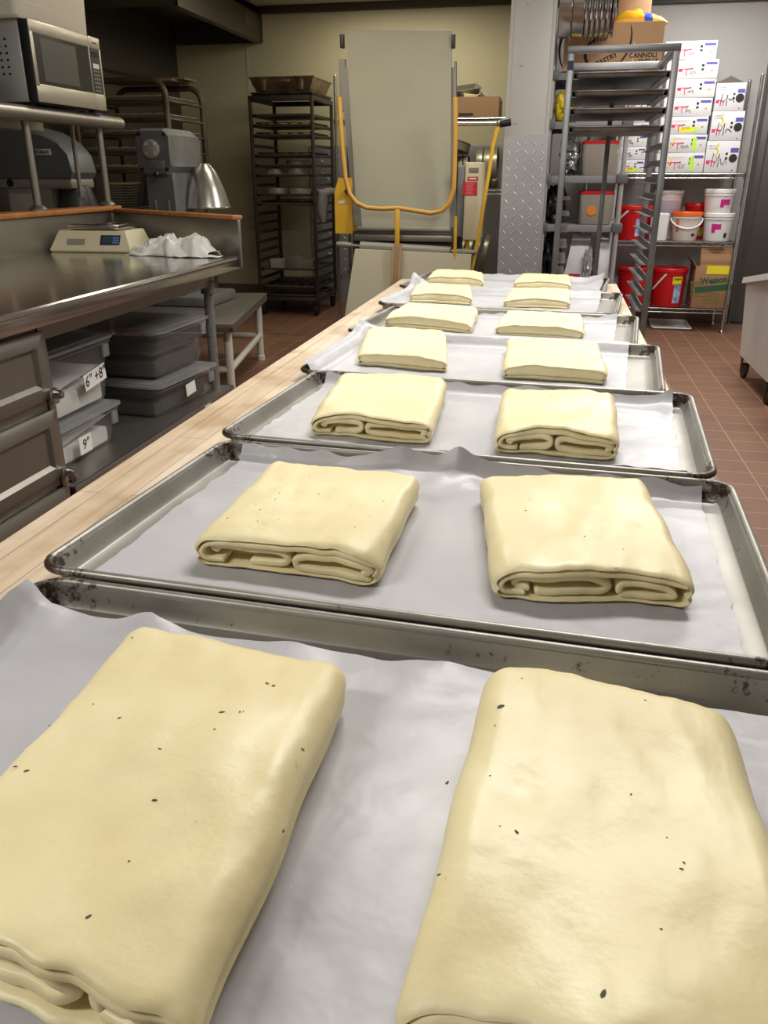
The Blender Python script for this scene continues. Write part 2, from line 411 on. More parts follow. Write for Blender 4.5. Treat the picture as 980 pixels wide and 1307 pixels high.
# ---------------------------------------------------------------- sheet pans
PW, PD, PH = .655, .411, .026
def pan_mesh(b, W=PW, D=PD, H=PH, mi=0):
    """floor, sloping walls and a rolled bead, as one shell"""
    rb = .0042
    rings = []      # (inset from outer edge, z)
    rings += [(.034, .0022), (.0185, .0026), (.0150, .0050), (.0118, .012), (.0098, H - .007)]
    for k in range(9):       # bead, from inside over the top to below outside
        a = R(180 - k * 33); rings.append((.0046 - rb * math.cos(a), H - rb + rb * math.sin(a)))
    rings += [(.0112, H - .004), (.0132, .012), (.0166, .0040), (.0205, .0006), (.034, 0)]
    allp = []
    for ins, z in rings:
        x, y = W / 2 - ins, D / 2 - ins; r = max(.006, .030 - ins)
        allp.append([(p[0], p[1], z) for p in rrect(-x, x, -y, y, r, 6)])
    n = len(allp[0]); vs = [p for rr in allp for p in rr]; fs = []
    for k in range(len(allp) - 1):
        for i in range(n): fs.append((k * n + i, k * n + (i + 1) % n, (k + 1) * n + (i + 1) % n, (k + 1) * n + i))
    fs.append(tuple(range(n))); fs.append(tuple(range((len(allp) - 1) * n, len(allp) * n))[::-1])
    b.add(vs, fs, mi); return b

def pan_metal():
    m = mat('sheet pan aluminium', (158, 156, 150), .42, .5, var=(9, (136, 133, 125)), rvar=.1)
    N, L = m.node_tree.nodes, m.node_tree.links; b = N['Principled BSDF']
    prev = b.inputs['Base Color'].links[0].from_socket
    tc = N.new('ShaderNodeTexCoord'); sp = N.new('ShaderNodeSeparateXYZ'); L.new(tc.outputs['Object'], sp.inputs[0])
    # baked-on grime gathers in the four corners and sits in flecks along the walls
    def math_(op, a, bb):
        n = N.new('ShaderNodeMath'); n.operation = op
        for i, q in enumerate((a, bb)):
            if q is None: continue
            if isinstance(q, (int, float)): n.inputs[i].default_value = q
            else: L.new(q, n.inputs[i])
        return n.outputs[0]
    ax = math_('ABSOLUTE', sp.outputs['X'], None); ay = math_('ABSOLUTE', sp.outputs['Y'], None)
    dx = math_('SUBTRACT', PW / 2, ax); dy = math_('SUBTRACT', PD / 2, ay)
    s = math_('ADD', dx, dy)                       # small in corners
    near = N.new('ShaderNodeMapRange'); L.new(s, near.inputs['Value'])
    near.inputs['From Min'].default_value = .02; near.inputs['From Max'].default_value = .09; near.inputs['To Min'].default_value = .24; near.inputs['To Max'].default_value = 0
    n1 = N.new('ShaderNodeTexNoise'); n1.inputs['Scale'].default_value = 70; n1.inputs['Detail'].default_value = 6; n1.inputs['Roughness'].default_value = .7; L.new(tc.outputs['Object'], n1.inputs['Vector'])
    tot = math_('ADD', n1.outputs['Fac'], near.outputs['Result'])
    r = N.new('ShaderNodeValToRGB'); r.color_ramp.elements[0].position = .625; r.color_ramp.elements[1].position = .70
    L.new(tot, r.inputs['Fac'])
    # only on the inner and outer walls, not on the polished floor
    wz = N.new('ShaderNodeMapRange'); L.new(sp.outputs['Z'], wz.inputs['Value']); wz.inputs['From Min'].default_value = .002; wz.inputs['From Max'].default_value = .006
    f = math_('MULTIPLY', r.outputs['Color'], wz.outputs['Result'])
    mx = N.new('ShaderNodeMix'); mx.data_type = 'RGBA'; L.new(f, mx.inputs['Factor']); L.new(prev, mx.inputs['A']); mx.inputs['B'].default_value = lin((58, 42, 30))
    L.new(mx.outputs['Result'], b.inputs['Base Color'])
    # grime is dull, not metallic
    mm = N.new('ShaderNodeMapRange'); L.new(f, mm.inputs['Value']); mm.inputs['To Min'].default_value = .5; mm.inputs['To Max'].default_value = .1
    L.new(mm.outputs['Result'], b.inputs['Metallic'])
    return m
PANM = pan_metal()
ORD = ['nearest', 'second nearest', 'third nearest', 'fourth', 'fifth', 'sixth', 'farthest']
#        x centre of front, front y, rotation, front lift, back lift
PANS = [(-.128, .150, -3.2, 0, 0), (-.122, .563, -3.2, .004, 0), (-.115, .976, -3.9, .004, .004), (-.128, 1.389, -4.6, 0, .004),
        (-.140, 1.802, -5.4, 0, 0), (-.154, 2.213, -5.6, .004, .004), (-.170, 2.626, -5.6, 0, 0)]
pan0 = None; PMAT = []
for i, (cx, fy, rz, lf, lb) in enumerate(PANS):
    th = R(rz); cen = Vector((cx + PD / 2 * -math.sin(th), fy + PD / 2 * math.cos(th), BZ + (lf + lb) / 2 + .0003))
    M = Matrix.Translation(cen) @ Matrix.Rotation(th, 4, 'Z') @ Matrix.Rotation(math.asin((lb - lf) / PD), 4, 'X')
    PMAT.append(M)
    if pan0 is None: o = pan0 = pan_mesh(MB()).build('sheet_pan', PANM, sharp=60)
    else: o = pan0.copy(); COL.objects.link(o)
    o.matrix_world = M
    lab = ['worn sheet pan at the near end of the bench, under the two biggest dough slabs', 'sheet pan second from the near end of the bench', 'sheet pan third from the near end of the bench',
           'middle sheet pan of the seven, fourth from the near end', 'sheet pan third from the far end of the bench', 'sheet pan second from the far end of the bench', 'sheet pan at the far end of the bench'][i]
    tag(o, lab, 'sheet pan', 'sheet pans in a row on the bench')
def pan_floor_z(i, x, y):
    Mi = PMAT[i]; n = Mi.to_3x3() @ Vector((0, 0, 1)); p = Mi @ Vector((0, 0, .0026))
    return p.z - (n.x * (x - p.x) + n.y * (y - p.y)) / n.z

# ---------------------------------------------------------------- parchment
PARCH = mat('parchment', (188, 188, 192), .38, var=(6, (176, 176, 181)), bump=(11, .4), spots=(9, (222, 222, 224), .66), spec=.4, rvar=.12)
def smooth(a, b, x):
    t = max(0., min(1., (x - a) / (b - a))); return t * t * (3 - 2 * t)
def parchment(i, ox, oy, hx, hy, curls, seed, amp=.0012, rot=0.):
    """a sheet lying in pan i; curls = (u, v, height, reach) lifts a spot of the sheet (u,v in -1..1)"""
    rr = random.Random(seed); b = MB(); cr, sr = math.cos(R(rot)), math.sin(R(rot))
    def wallz(d, H=PH):             # height of pan surface d metres in from the outer edge
        if d > .027: return .0026
        if d > .0125: return .0026 + (.027 - d) / .0145 * (H - .0006)
        return H + .002
    def fn(u, v):
        U, V = 2 * u - 1, 2 * v - 1
        rag = .004 * nz(U * 9, V * 9, seed) * max(abs(U), abs(V)) ** 8
        x0, y0 = U * (hx + rag), V * (hy + rag)
        x, y = ox + x0 * cr - y0 * sr, oy + x0 * sr + y0 * cr
        d = min(PW / 2 - abs(x), PD / 2 - abs(y))
        z = wallz(d) + .0009 if d > 0 else PH + .003 - min(.02, max(0, -d - .008) * .5)
        edge = max(abs(U), abs(V))
        z += abs(amp * nz(x * 11 + seed, y * 15, 1.)) + .5 * amp * abs(nz(x * 30, y * 26 + seed, 3.)) * (0.4 + edge)
        for (cu, cv, h, reach) in curls:
            dd = math.hypot((U - cu) * hx, (V - cv) * hy)
            if dd < reach: 
                k = 1 - dd / reach; z += h * k * k * (1 + .25 * nz(x * 40, y * 40, seed))
        return (x, y, z)
    b.grid(fn, 90, 64)
    o = b.build('parchment_sheet', PARCH, sharp=180)
    o.matrix_world = PMAT[i]; return o
PAPERS = [(-.010, -.012, .305, .186, [(-.62, 1, .016, .08), (-.95, .95, .016, .08), (.2, 1, .008, .10), (-.2, 1, .008, .09), (1, .5, .006, .08)], .6),
          (.000, .004, .292, .186, [(-.25, 1, .016, .09), (.02, .98, .02, .07), (-.95, 0, .006, .06)], .0),
          (-.004, .0, .296, .188, [(1, 1, .022, .055), (-1, 1, .006, .06)], -.3),
          (-.034, .010, .298, .192, [(-1, 1, .020, .10), (-1, -1, .012, .07), (.97, -.9, .006, .05)], 0),
          (-.010, -.002, .285, .188, [(-1, 1, .010, .06), (1, 1, .014, .05)], .5),
          (-.030, .006, .294, .190, [(-1, .95, .040, .085), (1, .8, .006, .05)], 0),
          (.010, .004, .298, .188, [(1, .9, .030, .075)], 0)]
for i, (ox, oy, hx, hy, cu, rot) in enumerate(PAPERS):
    o = parchment(i, ox, oy, hx, hy, cu, i * 3.7 + 1, amp=.0022 if i == 0 else .0014, rot=rot)
    tag(o, ['crinkled parchment sheet lying in the sheet pan at the near end', 'parchment sheet lining the second sheet pan from the near end', 'parchment sheet lining the third sheet pan from the near end',
            'parchment sheet climbing the left rim of the middle sheet pan', 'parchment sheet lining the third sheet pan from the far end', 'parchment with a raised back left corner in the second farthest pan',
            'parchment with a raised right corner in the farthest pan'][i], 'parchment paper', 'parchment sheets lining the pans')

# ---------------------------------------------------------------- folded dough slabs
DOUGH = mat('laminated dough', (240, 229, 185), .42, var=(9, (229, 214, 166)), bump=(42, .13), spec=.45, sss=.12, rvar=.16)
FLECK = mat('herb fleck', (74, 76, 64), .7)
def offset_poly(path, r, n=6):
    """closed outline round an open 2D path, half width r (r may vary little)"""
    P = [Vector((*p, 0)) for p in path]; k = len(P); Lf = []; Rt = []
    for i, p in enumerate(P):
        t = (P[min(i + 1, k - 1)] - P[max(i - 1, 0)]).normalized(); nn = Vector((-t.y, t.x, 0))
        Lf.append(p + nn * r); Rt.append(p - nn * r)
    t = (P[-1] - P[-2]).normalized(); a0 = math.atan2(t.y, t.x)
    cap1 = [P[-1] + r * Vector((math.cos(a0 + R(90 - 180 * j / n)), math.sin(a0 + R(90 - 180 * j / n)), 0)) for j in range(1, n)]
    t = (P[0] - P[1]).normalized(); a1 = math.atan2(t.y, t.x)
    cap0 = [P[0] + r * Vector((math.cos(a1 + R(90 - 180 * j / n)), math.sin(a1 + R(90 - 180 * j / n)), 0)) for j in range(1, n)]
    return [(p.x, p.y) for p in Lf + cap1 + Rt[::-1] + cap0]
def curve(pts, n=6):
    """Catmull-Rom through 2D points"""
    out = []; q = [pts[0]] + list(pts) + [pts[-1]]
    for i in range(1, len(q) - 2):
        for j in range(n):
            t = j / n; a = []
            for d in (0, 1):
                p0, p1, p2, p3 = q[i - 1][d], q[i][d], q[i + 1][d], q[i + 2][d]
                a.append(.5 * (2 * p1 + (p2 - p0) * t + (2 * p0 - 5 * p1 + 4 * p2 - p3) * t * t + (3 * p1 - p0 - 3 * p2 + p3) * t ** 3))
            out.append(tuple(a))
    out.append(tuple(pts[-1])); return out
def section(W, H, d, r, nt=26, ns=9):
    """rounded rectangle outline, inset by d; constant vertex count"""
    w, h0, h1 = W / 2 - d, d, H - d; rr = max(.0015, r - d); rr = min(rr, (h1 - h0) * .49)
    p = []
    def arc(cx, cz, a0):
        for j in range(ns): 
            a = R(a0 + 90 * (j + .5) / ns); p.append((cx + rr * math.cos(a), cz + rr * math.sin(a)))
    for j in range(nt): p.append((-(w - rr) + 2 * (w - rr) * j / (nt - 1), h0))
    arc(w - rr, h0 + rr, 270); arc(w - rr, h1 - rr, 0)
    for j in range(nt): p.append(((w - rr) - 2 * (w - rr) * j / (nt - 1), h1))
    arc(-(w - rr), h1 - rr, 90); arc(-(w - rr), h0 + rr, 180)
    return p
def dough(pan, c, H, seed, label, style=0, flecks=(), nrand=6, sag=0.):
    """c = front-left, front-right, back-right, back-left footprint corners (world x,y)"""
    FL, FR, BR, BL = [Vector((*q, 0)) for q in c]
    W = ((FR - FL).length + (BR - BL).length) / 2; D = ((BL - FL).length + (BR - FR).length) / 2
    cen = (FL + FR + BR + BL) / 4; cz = pan_floor_z(pan, cen.x, cen.y) + .0016
    rr = random.Random(seed); b = MB(); tau = .135 * H
    def zd(x, y):
        e = (2 * x / W) ** 2
        return H * (.05 * (1 - e) + .14 * nz(x * 14 + seed, y * 10, seed) + .06 * nz(x * 40, y * 30, seed) + .03 * nz(x * 90, y * 80, seed)) - sag * (1 - min(1, y / (.4 * D))) ** 2 * H * e
    def warp(x, y, z):
        y2 = y + (.010 * nz(x * 16, seed, 5.) + .004 * nz(x * 50, seed, 9.)) * max(0, 1 - y / .07) + .006 * nz(x * 18, seed, 2.) * max(0, (y / D - .7) / .3)
        x2 = x + .004 * nz(y * 14, seed, 7.) * (2 * x / W)
        s_, t_ = x2 / W + .5, y2 / D
        p = (FL * (1 - s_) + FR * s_) * (1 - t_) + (BL * (1 - s_) + BR * s_) * t_
        k = max(0., min(1., z / H))
        return Vector((p.x, p.y, pan_floor_z(pan, p.x, p.y) + .0016 + z + k * zd(x, y)))
    r0 = .44 * H
    rings = [(D, .016), (D - .0008, .010), (D - .004, .0045), (D - .010, .001), (D - .018, 0)]
    ny = 20
    rings += [(D - .018 - (D - .018 - .016) * j / ny, 0) for j in range(1, ny + 1)]
    rings += [(.009, .0), (.004, .0006), (.0012, .002), (0, .0035), (.0008, tau - .001), (.004, tau), (.016, tau), (.026, tau)]
    vs = []; n = None
    for y, d in rings:
        sec = section(W, H, d, r0)
        n = len(sec)
        for x, z in sec:
            fr = math.exp(-((z / H - .46) / .10) ** 2) * (.0028 + .0022 * max(0, 1 - y / D)) * (1 if abs(x) > W * .3 else 0)
            x -= math.copysign(fr, x); vs.append(warp(x, y, z))
    fs = []
    for k in range(len(rings) - 1):
        for i in range(n): fs.append((k * n + i, k * n + (i + 1) % n, (k + 1) * n + (i + 1) % n, (k + 1) * n + i))
    fs.append(tuple(range(n))[::-1]); fs.append(tuple(range((len(rings) - 1) * n, len(rings) * n)))
    b.add(vs, fs)
    # folded layers seen at the cut front
    w = W / 2; m0 = rr.uniform(-.06, .04) * W
    q = .083 * H
    j = lambda a: a * rr.uniform(.94, 1.06)
    T2 = curve([(w - .26 * H, .775 * H), (.45 * w, .76 * H), (.1 * w, .78 * H), (-.4 * w, .765 * H), (-w + .5 * H, .74 * H), (-w + .27 * H, .62 * H), (-w + .25 * H, .42 * H), (-w + .42 * H, .26 * H), (-w + .8 * H, .24 * H)])
    lc = curve([(-w + .62 * H, .50 * H), (-w + .55 * H, .59 * H), (-w + 1.0 * H, .62 * H), (m0 - .5 * H, .60 * H), (m0 - .16 * H, .52 * H), (m0 - .12 * H, .36 * H), (m0 - .35 * H, .25 * H), (m0 - 1.1 * H, .255 * H)])
    rc = curve([(w - .42 * H, .40 * H), (w - .30 * H, .55 * H), (w - .8 * H, .615 * H), (m0 + .7 * H, .60 * H), (m0 + .22 * H, .53 * H), (m0 + .15 * H, .37 * H), (m0 + .38 * H, .25 * H), (w - .6 * H, .25 * H), (w - .34 * H, .22 * H)])
    if style == 1:
        lc = curve([(-w + .9 * H, .33 * H), (-w + .6 * H, .42 * H), (-w + .75 * H, .60 * H), (-w + 1.4 * H, .61 * H), (m0 + .3 * H, .58 * H), (m0 + .62 * H, .42 * H), (m0 + .3 * H, .27 * H), (-.3 * w, .25 * H), (-w + 1.2 * H, .26 * H)])
        rc = curve([(m0 + .9 * H, .34 * H), (m0 + .95 * H, .52 * H), (m0 + 1.4 * H, .58 * H), (w - .7 * H, .52 * H), (w - .5 * H, .36 * H), (w - .9 * H, .25 * H), (m0 + 1.0 * H, .24 * H)])
    wav = lambda P, s_: [(x + .02 * H * nz(x * 60, s_, seed), z + .055 * H * nz(x * 34, s_ * 3.1, seed) * min(1, (H - z) / (.3 * H))) for x, z in P]
    T2, lc, rc = wav(T2, 1.), wav(lc, 2.), wav(rc, 3.)
    strips = None
    if style >= 2:
        m1 = rr.uniform(.24, .31); ct, qt = (m1 + .88) / 2, (.88 - m1) / 2; cb, qb = (m1 - .03 + .12) / 2, (m1 - .03 - .12) / 2 + .02
        strips = [([(-w + (qt + .15) * H, ct * H), (0, (ct + .02) * H), (w - (qt + .15) * H, ct * H)], qt * H), ([(-w + .3 * H, cb * H), (.2 * w, cb * H), (w - .3 * H, cb * H)], qb * H)]
        strips = [(curve(pp, 8), qq) for pp, qq in strips]
    for path, dy in ((T2, .0005), (lc, rr.uniform(.001, .005)), (rc, rr.uniform(.001, .005))) if not strips else [(pp, .0012 if style == 2 else -.0035) for pp, qq in strips]:
        if strips: q = [qq for pp, qq in strips if pp is path][0]
        q = q if strips else (.08 * H if path is T2 else .098 * H)
        big = offset_poly(path, q); k = len(big); vs = []; fs = []
        for y, rad in ((dy, q * .45), (dy + .0006, q * .75), (dy + .002, q), (.027, q)):
            vs += [warp(x, y, z) for x, z in offset_poly(path, rad)]
        for g in range(3):
            for i in range(k): fs.append((g * k + i, g * k + (i + 1) % k, (g + 1) * k + (i + 1) % k, (g + 1) * k + i))
        # cap as quads across the strip
        half = len(path); nl = half; ncap = 5
        for i in range(half - 1): fs.append((i, i + 1, nl + ncap + (half - 2 - i), nl + ncap + (half - 1 - i)))
        fs.append(tuple([nl - 1] + list(range(nl, nl + ncap)) + [nl + ncap]))
        fs.append(tuple([2 * nl + ncap - 1] + list(range(2 * nl + ncap, 2 * nl + 2 * ncap)) + [0]))
        b.add(vs, fs)
    # herb flecks pressed into the top
    def fleck(x, y, s, a):
        for_ = [(-1, 0), (-.4, .45), (.5, .4), (1, 0), (.45, -.4), (-.5, -.45)]
        vs = []
        for k_, (u, v) in enumerate(for_):
            vs.append(warp(x + s * (u * math.cos(a) - v * math.sin(a)), y + s * (u * math.sin(a) + v * math.cos(a)), H) + Vector((0, 0, .0001)))
        c_ = warp(x, y, H) + Vector((0, 0, .0007)); vs.append(c_)
        b.add(vs, [(k_, (k_ + 1) % 6, 6) for k_ in range(6)], 1)
    def inv(p):
        s_, t_ = .5, .5
        for _ in range(12):
            e = (FL * (1 - s_) + FR * s_) * (1 - t_) + (BL * (1 - s_) + BR * s_) * t_
            s_ += (p.x - e.x) / W; t_ += (p.y - e.y) / D
        return (s_ - .5) * W, t_ * D
    for (u, v, s, a) in flecks:
        p = atz(u, v, cz + H + .001); x, y = inv(p); fleck(x, y, s, a)
    for _ in range(nrand): fleck(rr.uniform(-.42, .42) * W, rr.uniform(.08, .92) * D, rr.uniform(.0007, .0014), rr.uniform(0, 3.1))
    o = b.build('dough_slab', [DOUGH, FLECK], loc=(cen.x, cen.y, cz), sharp=70)
    return tag(o, label, 'dough', 'folded dough slabs on the pans')
SLABS = [
 (0, [(-.290, .222), (-.120, .200), (-.118, .470), (-.294, .482)], .043, 'big folded dough slab at the near left, corner cut off by the picture edge', 1,
  [(152, 918, .0016, .9), (284, 915, .0024, .4), (341, 870, .0016, 0), (349, 872, .0016, .8), (275, 939, .0010, 0), (388, 959, .0018, 2.4), (197, 1024, .0018, .3), (35, 981, .0020, .6), (21, 976, .0015, .5), (205, 963, .0014, .2), (112, 1170, .0018, 1.0), (358, 1055, .0014, 1.6), (62, 923, .0010, 0), (118, 898, .0008, 0), (165, 1101, .0008, 0)], 4),
 (0, [(-.043, .226), (.139, .217), (.136, .462), (-.026, .486)], .043, 'big folded dough slab at the near right, largest in view', 3,
  [(636, 903, .0030, .6), (657, 1060, .0018, 2.2), (806, 1012, .0013, 1.2), (852, 1067, .0013, 2), (871, 1111, .0013, 2.8), (770, 1263, .0022, 1.2), (628, 925, .0008, 0), (569, 998, .0018, 1.2), (555, 1112, .0012, .6), (823, 899, .0012, 2.5), (664, 869, .0009, 0)], 4),
 (1, [(-.320, .650), (-.134, .644), (-.131, .868), (-.318, .882)], .036, 'folded dough slab, left one on the second pan from the near end', 0, [(290, 662, .0013, 0), (357, 632, .0010, 0), (355, 664, .0008, 0), (489, 641, .0016, 0)], 8),
 (1, [(-.032, .640), (.142, .660), (.122, .905), (-.067, .886)], .036, 'folded dough slab, right one on the second pan from the near end', 1, [(787, 727, .0022, 0), (671, 653, .0018, 0)], 5),
 (2, [(-.331, 1.082), (-.146, 1.068), (-.162, 1.335), (-.346, 1.335)], .037, 'folded dough slab, left one on the third pan from the near end', 0, (), 5),
 (2, [(-.060, 1.048), (.102, 1.050), (.110, 1.285), (-.066, 1.285)], .038, 'folded dough slab, right one on the third pan from the near end', 0, (), 5),
 (3, [(-.372, 1.560), (-.184, 1.528), (-.226, 1.815), (-.408, 1.82)], .030, 'smooth dough slab, left one on the middle pan', 2, (), 4),
 (3, [(-.078, 1.505), (.110, 1.488), (.106, 1.745), (-.088, 1.752)], .031, 'smooth dough slab, right one on the middle pan', 2, (), 3),
 (4, [(-.410, 2.02), (-.180, 1.955), (-.188, 2.19), (-.385, 2.235)], .031, 'dough slab, left one on the third pan from the far end', 2, (), 3),
 (4, [(-.128, 1.95), (.082, 1.92), (.080, 2.135), (-.108, 2.155)], .031, 'dough slab, right one on the third pan from the far end', 2, (), 3),
 (5, [(-.415, 2.42), (-.222, 2.39), (-.252, 2.615), (-.424, 2.625)], .031, 'dough slab, left one on the second farthest pan', 2, (), 3),
 (5, [(-.134, 2.375), (.054, 2.375), (.055, 2.585), (-.120, 2.59)], .030, 'dough slab, right one on the second farthest pan', 2, (), 3),
 (6, [(-.430, 2.87), (-.226, 2.81), (-.248, 3.03), (-.430, 3.08)], .032, 'dough slab, left one on the farthest pan', 2, (), 2),
 (6, [(-.128, 2.80), (.060, 2.79), (.058, 3.005), (-.112, 3.02)], .030, 'dough slab, right one on the farthest pan', 2, (), 2)]
for k, (pan, c, H, lab, st, fl, nr) in enumerate(SLABS):
    dough(pan, c, H, k * 2.3 + 1.1, lab, st, fl, nr, sag=.3)
# ================================================================ stainless counter on the left
CX, CB, CZ = -1.365, -2.29, .88
t = thing('stainless_counter', 'long stainless prep counter with raised splash on the left', 'counter', (-1.83, 2.2, 0))
poly = [(CX, .55), (CX, 3.49), (CB, 4.13), (CB, .55)]
b = MB(); b.prism([(x, y) for x, y in poly], 'Z', CZ - .003, CZ)
b.tube([(CX - .004, .55, CZ - .012), (CX - .004, 3.485, CZ - .012)], .012, 10)
b.box(CX - .012, CX + .006, .55, 3.49, CZ - .055, CZ - .012, .003)
dx, dy = CB - CX, 4.13 - 3.49; LN = math.hypot(dx, dy); ang = math.atan2(dy, dx)
Md = Matrix.Translation((CX, 3.49, 0)) @ Matrix.Rotation(ang, 4, 'Z')          # local x runs along the slanted far end
b.box(0, LN, -.012, .006, CZ - .055, CZ - .002, .003, M=Md)
b.build('worktop', STEEL, t)
MB().box(CB - .012, CB, .55, 4.14, CZ - .05, CZ + .155, .003).build('back_splash', STEEL_DULL, t)
MB().box(-.012, LN, -.022, -.008, CZ - .05, CZ + .148, .004, M=Md).build('end_splash', STEEL_DULL, t)
b = MB().box(CB - .10, CB + .02, .55, 4.2, CZ + .155, CZ + .178, .006); b.build('wood_ledge', WOOD_O, t)
MB().box(.01, LN + .02, -.05, .004, CZ + .148, CZ + .166, .006, M=Md).build('wood_ledge', WOOD_O, t)
SPECK = mat('chipped grey leg paint', (128, 126, 122), .5, .3, spots=(60, (40, 38, 36), .58))
b = MB().box(-1.50, -1.46, 2.12, 3.44, CZ - .12, CZ - .055).box(-2.25, -2.21, .6, 3.9, CZ - .12, CZ - .055).box(-2.22, -1.48, 3.38, 3.42, CZ - .12, CZ - .055)
b.build('underframe', STEEL_DULL, t)
for x, y in ((-1.475, 3.40), (-2.23, 3.85), (-2.23, .65)):
    MB().bar((x, y, 0), (x, y, CZ - .06), .021, 14).lathe([(.030, 0), (.030, .05), (.023, .06)], o=(x, y, 0), n=14).lathe([(.031, CZ - .15), (.031, CZ - .1)], o=(x, y, 0), n=14).build('leg', SPECK, t)
b = MB().box(-2.25, -1.42, 2.12, 3.47, .300, .306).box(-1.425, -1.415, 2.12, 3.47, .268, .306, .002).box(-2.25, -1.42, 3.462, 3.47, .268, .306)
b.build('lower_shelf', STEEL_DULL, t)
MB().box(-1.4149, -1.4135, 3.13, 3.19, .279, .297).build('shelf_sticker', PAPER_W, t)

# drawer cabinet under the counter
t = thing('drawer_cabinet', 'steel drawer cabinet under the near end of the counter', 'drawer cabinet', (-1.8, 1.35, 0))
b = MB().box(-2.2, -1.43, .58, 2.10, .10, CZ - .06).box(-1.44, -1.425, 2.07, 2.10, .06, CZ - .06)
b.box(-2.2, -1.45, .6, 2.08, 0, .10)
b.build('cabinet_body', STEEL_DULL, t)
def drawer_front(y0, y1, z0, z1):
    X0 = -1.425; b = MB(); s = .035
    b.box(X0, X0 + .012, y0, y1, z0, z1, .003)
    # raised outer border and rolled inner lip round a recessed panel
    X1 = X0 + .012
    def ring(oy, oz, x): return [(x, y0 + oy, z0 + oz), (x, y1 - oy, z0 + oz), (x, y1 - oy, z1 - oz), (x, y0 + oy, z1 - oz)]
    R0, R1, R2, R3 = ring(.0, .0, X1), ring(.045, .028, X1 + .012), ring(.058, .040, X1 + .012), ring(.070, .052, X1 + .001)
    vs = R0 + R1 + R2 + R3
    fs = [(k * 4 + i, k * 4 + (i + 1) % 4, (k + 1) * 4 + (i + 1) % 4, (k + 1) * 4 + i) for k in range(3) for i in range(4)] + [(12, 13, 14, 15)]
    b.add(vs, fs)
    d = b.build('drawer', STEEL_DULL, t, sharp=25)
    return d
for y0, y1 in ((1.36, 2.075), (.62, 1.345)):
    for k, (z0, z1) in enumerate(((.605, .80), (.365, .570), (.12, .330))):
        d = drawer_front(y0, y1, z0, z1)
        if k < 2:
            yh = y1 - .012; b = MB()
            b.box(-1.413, -1.396, yh - .02, yh + .02, z0 - .018, z0 + .030, .006)
            b.lathe([(0, -.02), (.012, -.018), (.014, 0), (.010, .014), (0, .018)], o=(-1.388, yh + .002, z0 + .012), n=14, axis='X')
            if k == 1: b.lathe([(.006, 0), (.02, .004), (.02, .012), (0, .014)], o=(-1.40, yh + .014, z0 - .012), n=10, axis='Y')
            b.build('latch', CHROME, d)

# food storage boxes on the lower shelf
LABEL_P = mat('paper label', (232, 230, 224), .7)
def storage_box(name, label, x0, x1, y0, y1, z0, z1, fill, fmat, rz=0., group='lidded storage boxes under the counter'):
    cx, cy = (x0 + x1) / 2, (y0 + y1) / 2; t = thing(name, label, 'storage box', (cx, cy, z0), R(rz), group)
    w, d, h = (x1 - x0) / 2, (y1 - y0) / 2, z1 - z0; b = MB()
    k = .9
    pr = []
    for r, z in ((k - .06, .001), (k - .02, .006), (k, .02), (1 - .04, h - .03), (1, h - .028), (1, h - .012)):
        pr.append([(p[0], p[1], z) for p in rrect(-w * r, w * r, -d * r, d * r, .03, 4)])
    n = len(pr[0]); vs = [p for q in pr for p in q]; fs = [(a * n + i, a * n + (i + 1) % n, (a + 1) * n + (i + 1) % n, (a + 1) * n + i) for a in range(len(pr) - 1) for i in range(n)]
    fs.append(tuple(range(n))[::-1]); b.add(vs, fs); b.build('tub', CLEARBIN, t, local=True)
    b = MB(); b.prism(rrect(-w * 1.03, w * 1.03, -d * 1.03, d * 1.03, .035, 4), 'Z', h - .012, h - .004)
    b.prism(rrect(-w * .93, w * .93, -d * .93, d * .93, .03, 4), 'Z', h - .004, h + .0)
    b.build('lid', CLEARLID, t, local=True)
    for sy in (-1, 1): MB().box(-w * .2, w * .2, sy * d * 1.0 - .008, sy * d * 1.0 + .008, h - .06, h - .028, .004).build('grip', CLEARLID, t, local=True)
    MB().box(w * .99 - .006, w * .99 + .004, d * .7, d * .86, h - .075, h - .03, .003).build('grip', CLEARLID, t, local=True)
    b = MB(); r = k - .05
    b.grid(lambda u, v: ((2 * u - 1) * w * r, (2 * v - 1) * d * r, .006 + fill * h * (1 + .12 * nz(u * 3, v * 3, x0) + (.5 * (v - .5) if fmat is FLOUR else .05))), 14, 14)
    vs = [(-w * r, -d * r, .005), (w * r, -d * r, .005), (w * r, d * r, .005), (-w * r, d * r, .005)]
    b2 = MB(); b2.box(-w * r, w * r, -d * r, d * r, .005, fill * h * .8, .01); b2.v += b.v; o_ = len(b2.v) - len(b.v)
    b2.f += [[i + o_ for i in f] for f in b.f]; b2.m += b.m
    tag(b2.build('contents', fmat, t, local=True), 'white powder inside' if fmat is FLOUR else 'dark powder inside')
    return t, w, d, h
def hand_label(t, w, y, z, lw, lh, s, tilt=0., size=.035):
    o = MB().box(w + .0005, w + .002, -lw / 2, lw / 2, -lh / 2, lh / 2, M=Matrix.Translation((0, y, z)) @ Matrix.Rotation(tilt, 4, 'X')).build('paper_label', LABEL_P, t, local=True)
    if s: text('handwriting', s, size, facing_right((w + .0028, y, z), tilt), INK, o, local=True, shear=.15)
ta, w, d, h = storage_box('storage_box', 'clear lidded box with hand-lettered 6 and 8 inch label', -2.12, -1.50, 2.14, 2.60, .466, .70, .42, FLOUR)
hand_label(ta, w * .965, .10, .105, .14, .055, '6" +8"', .12, .052)
tb, w, d, h = storage_box('storage_box', 'clear lidded box marked 9 inch, bottom of the nearer stack', -2.12, -1.50, 2.16, 2.60, .307, .460, .5, FLOUR)
hand_label(tb, w * .955, -.02, .058, .075, .06, '9"', .0, .05)
tc_, w, d, h = storage_box('storage_box', 'large clear box with dark contents, top of the farther stack', -2.10, -1.47, 2.92, 3.36, .452, .648, .42, DARKSUGAR, -3)
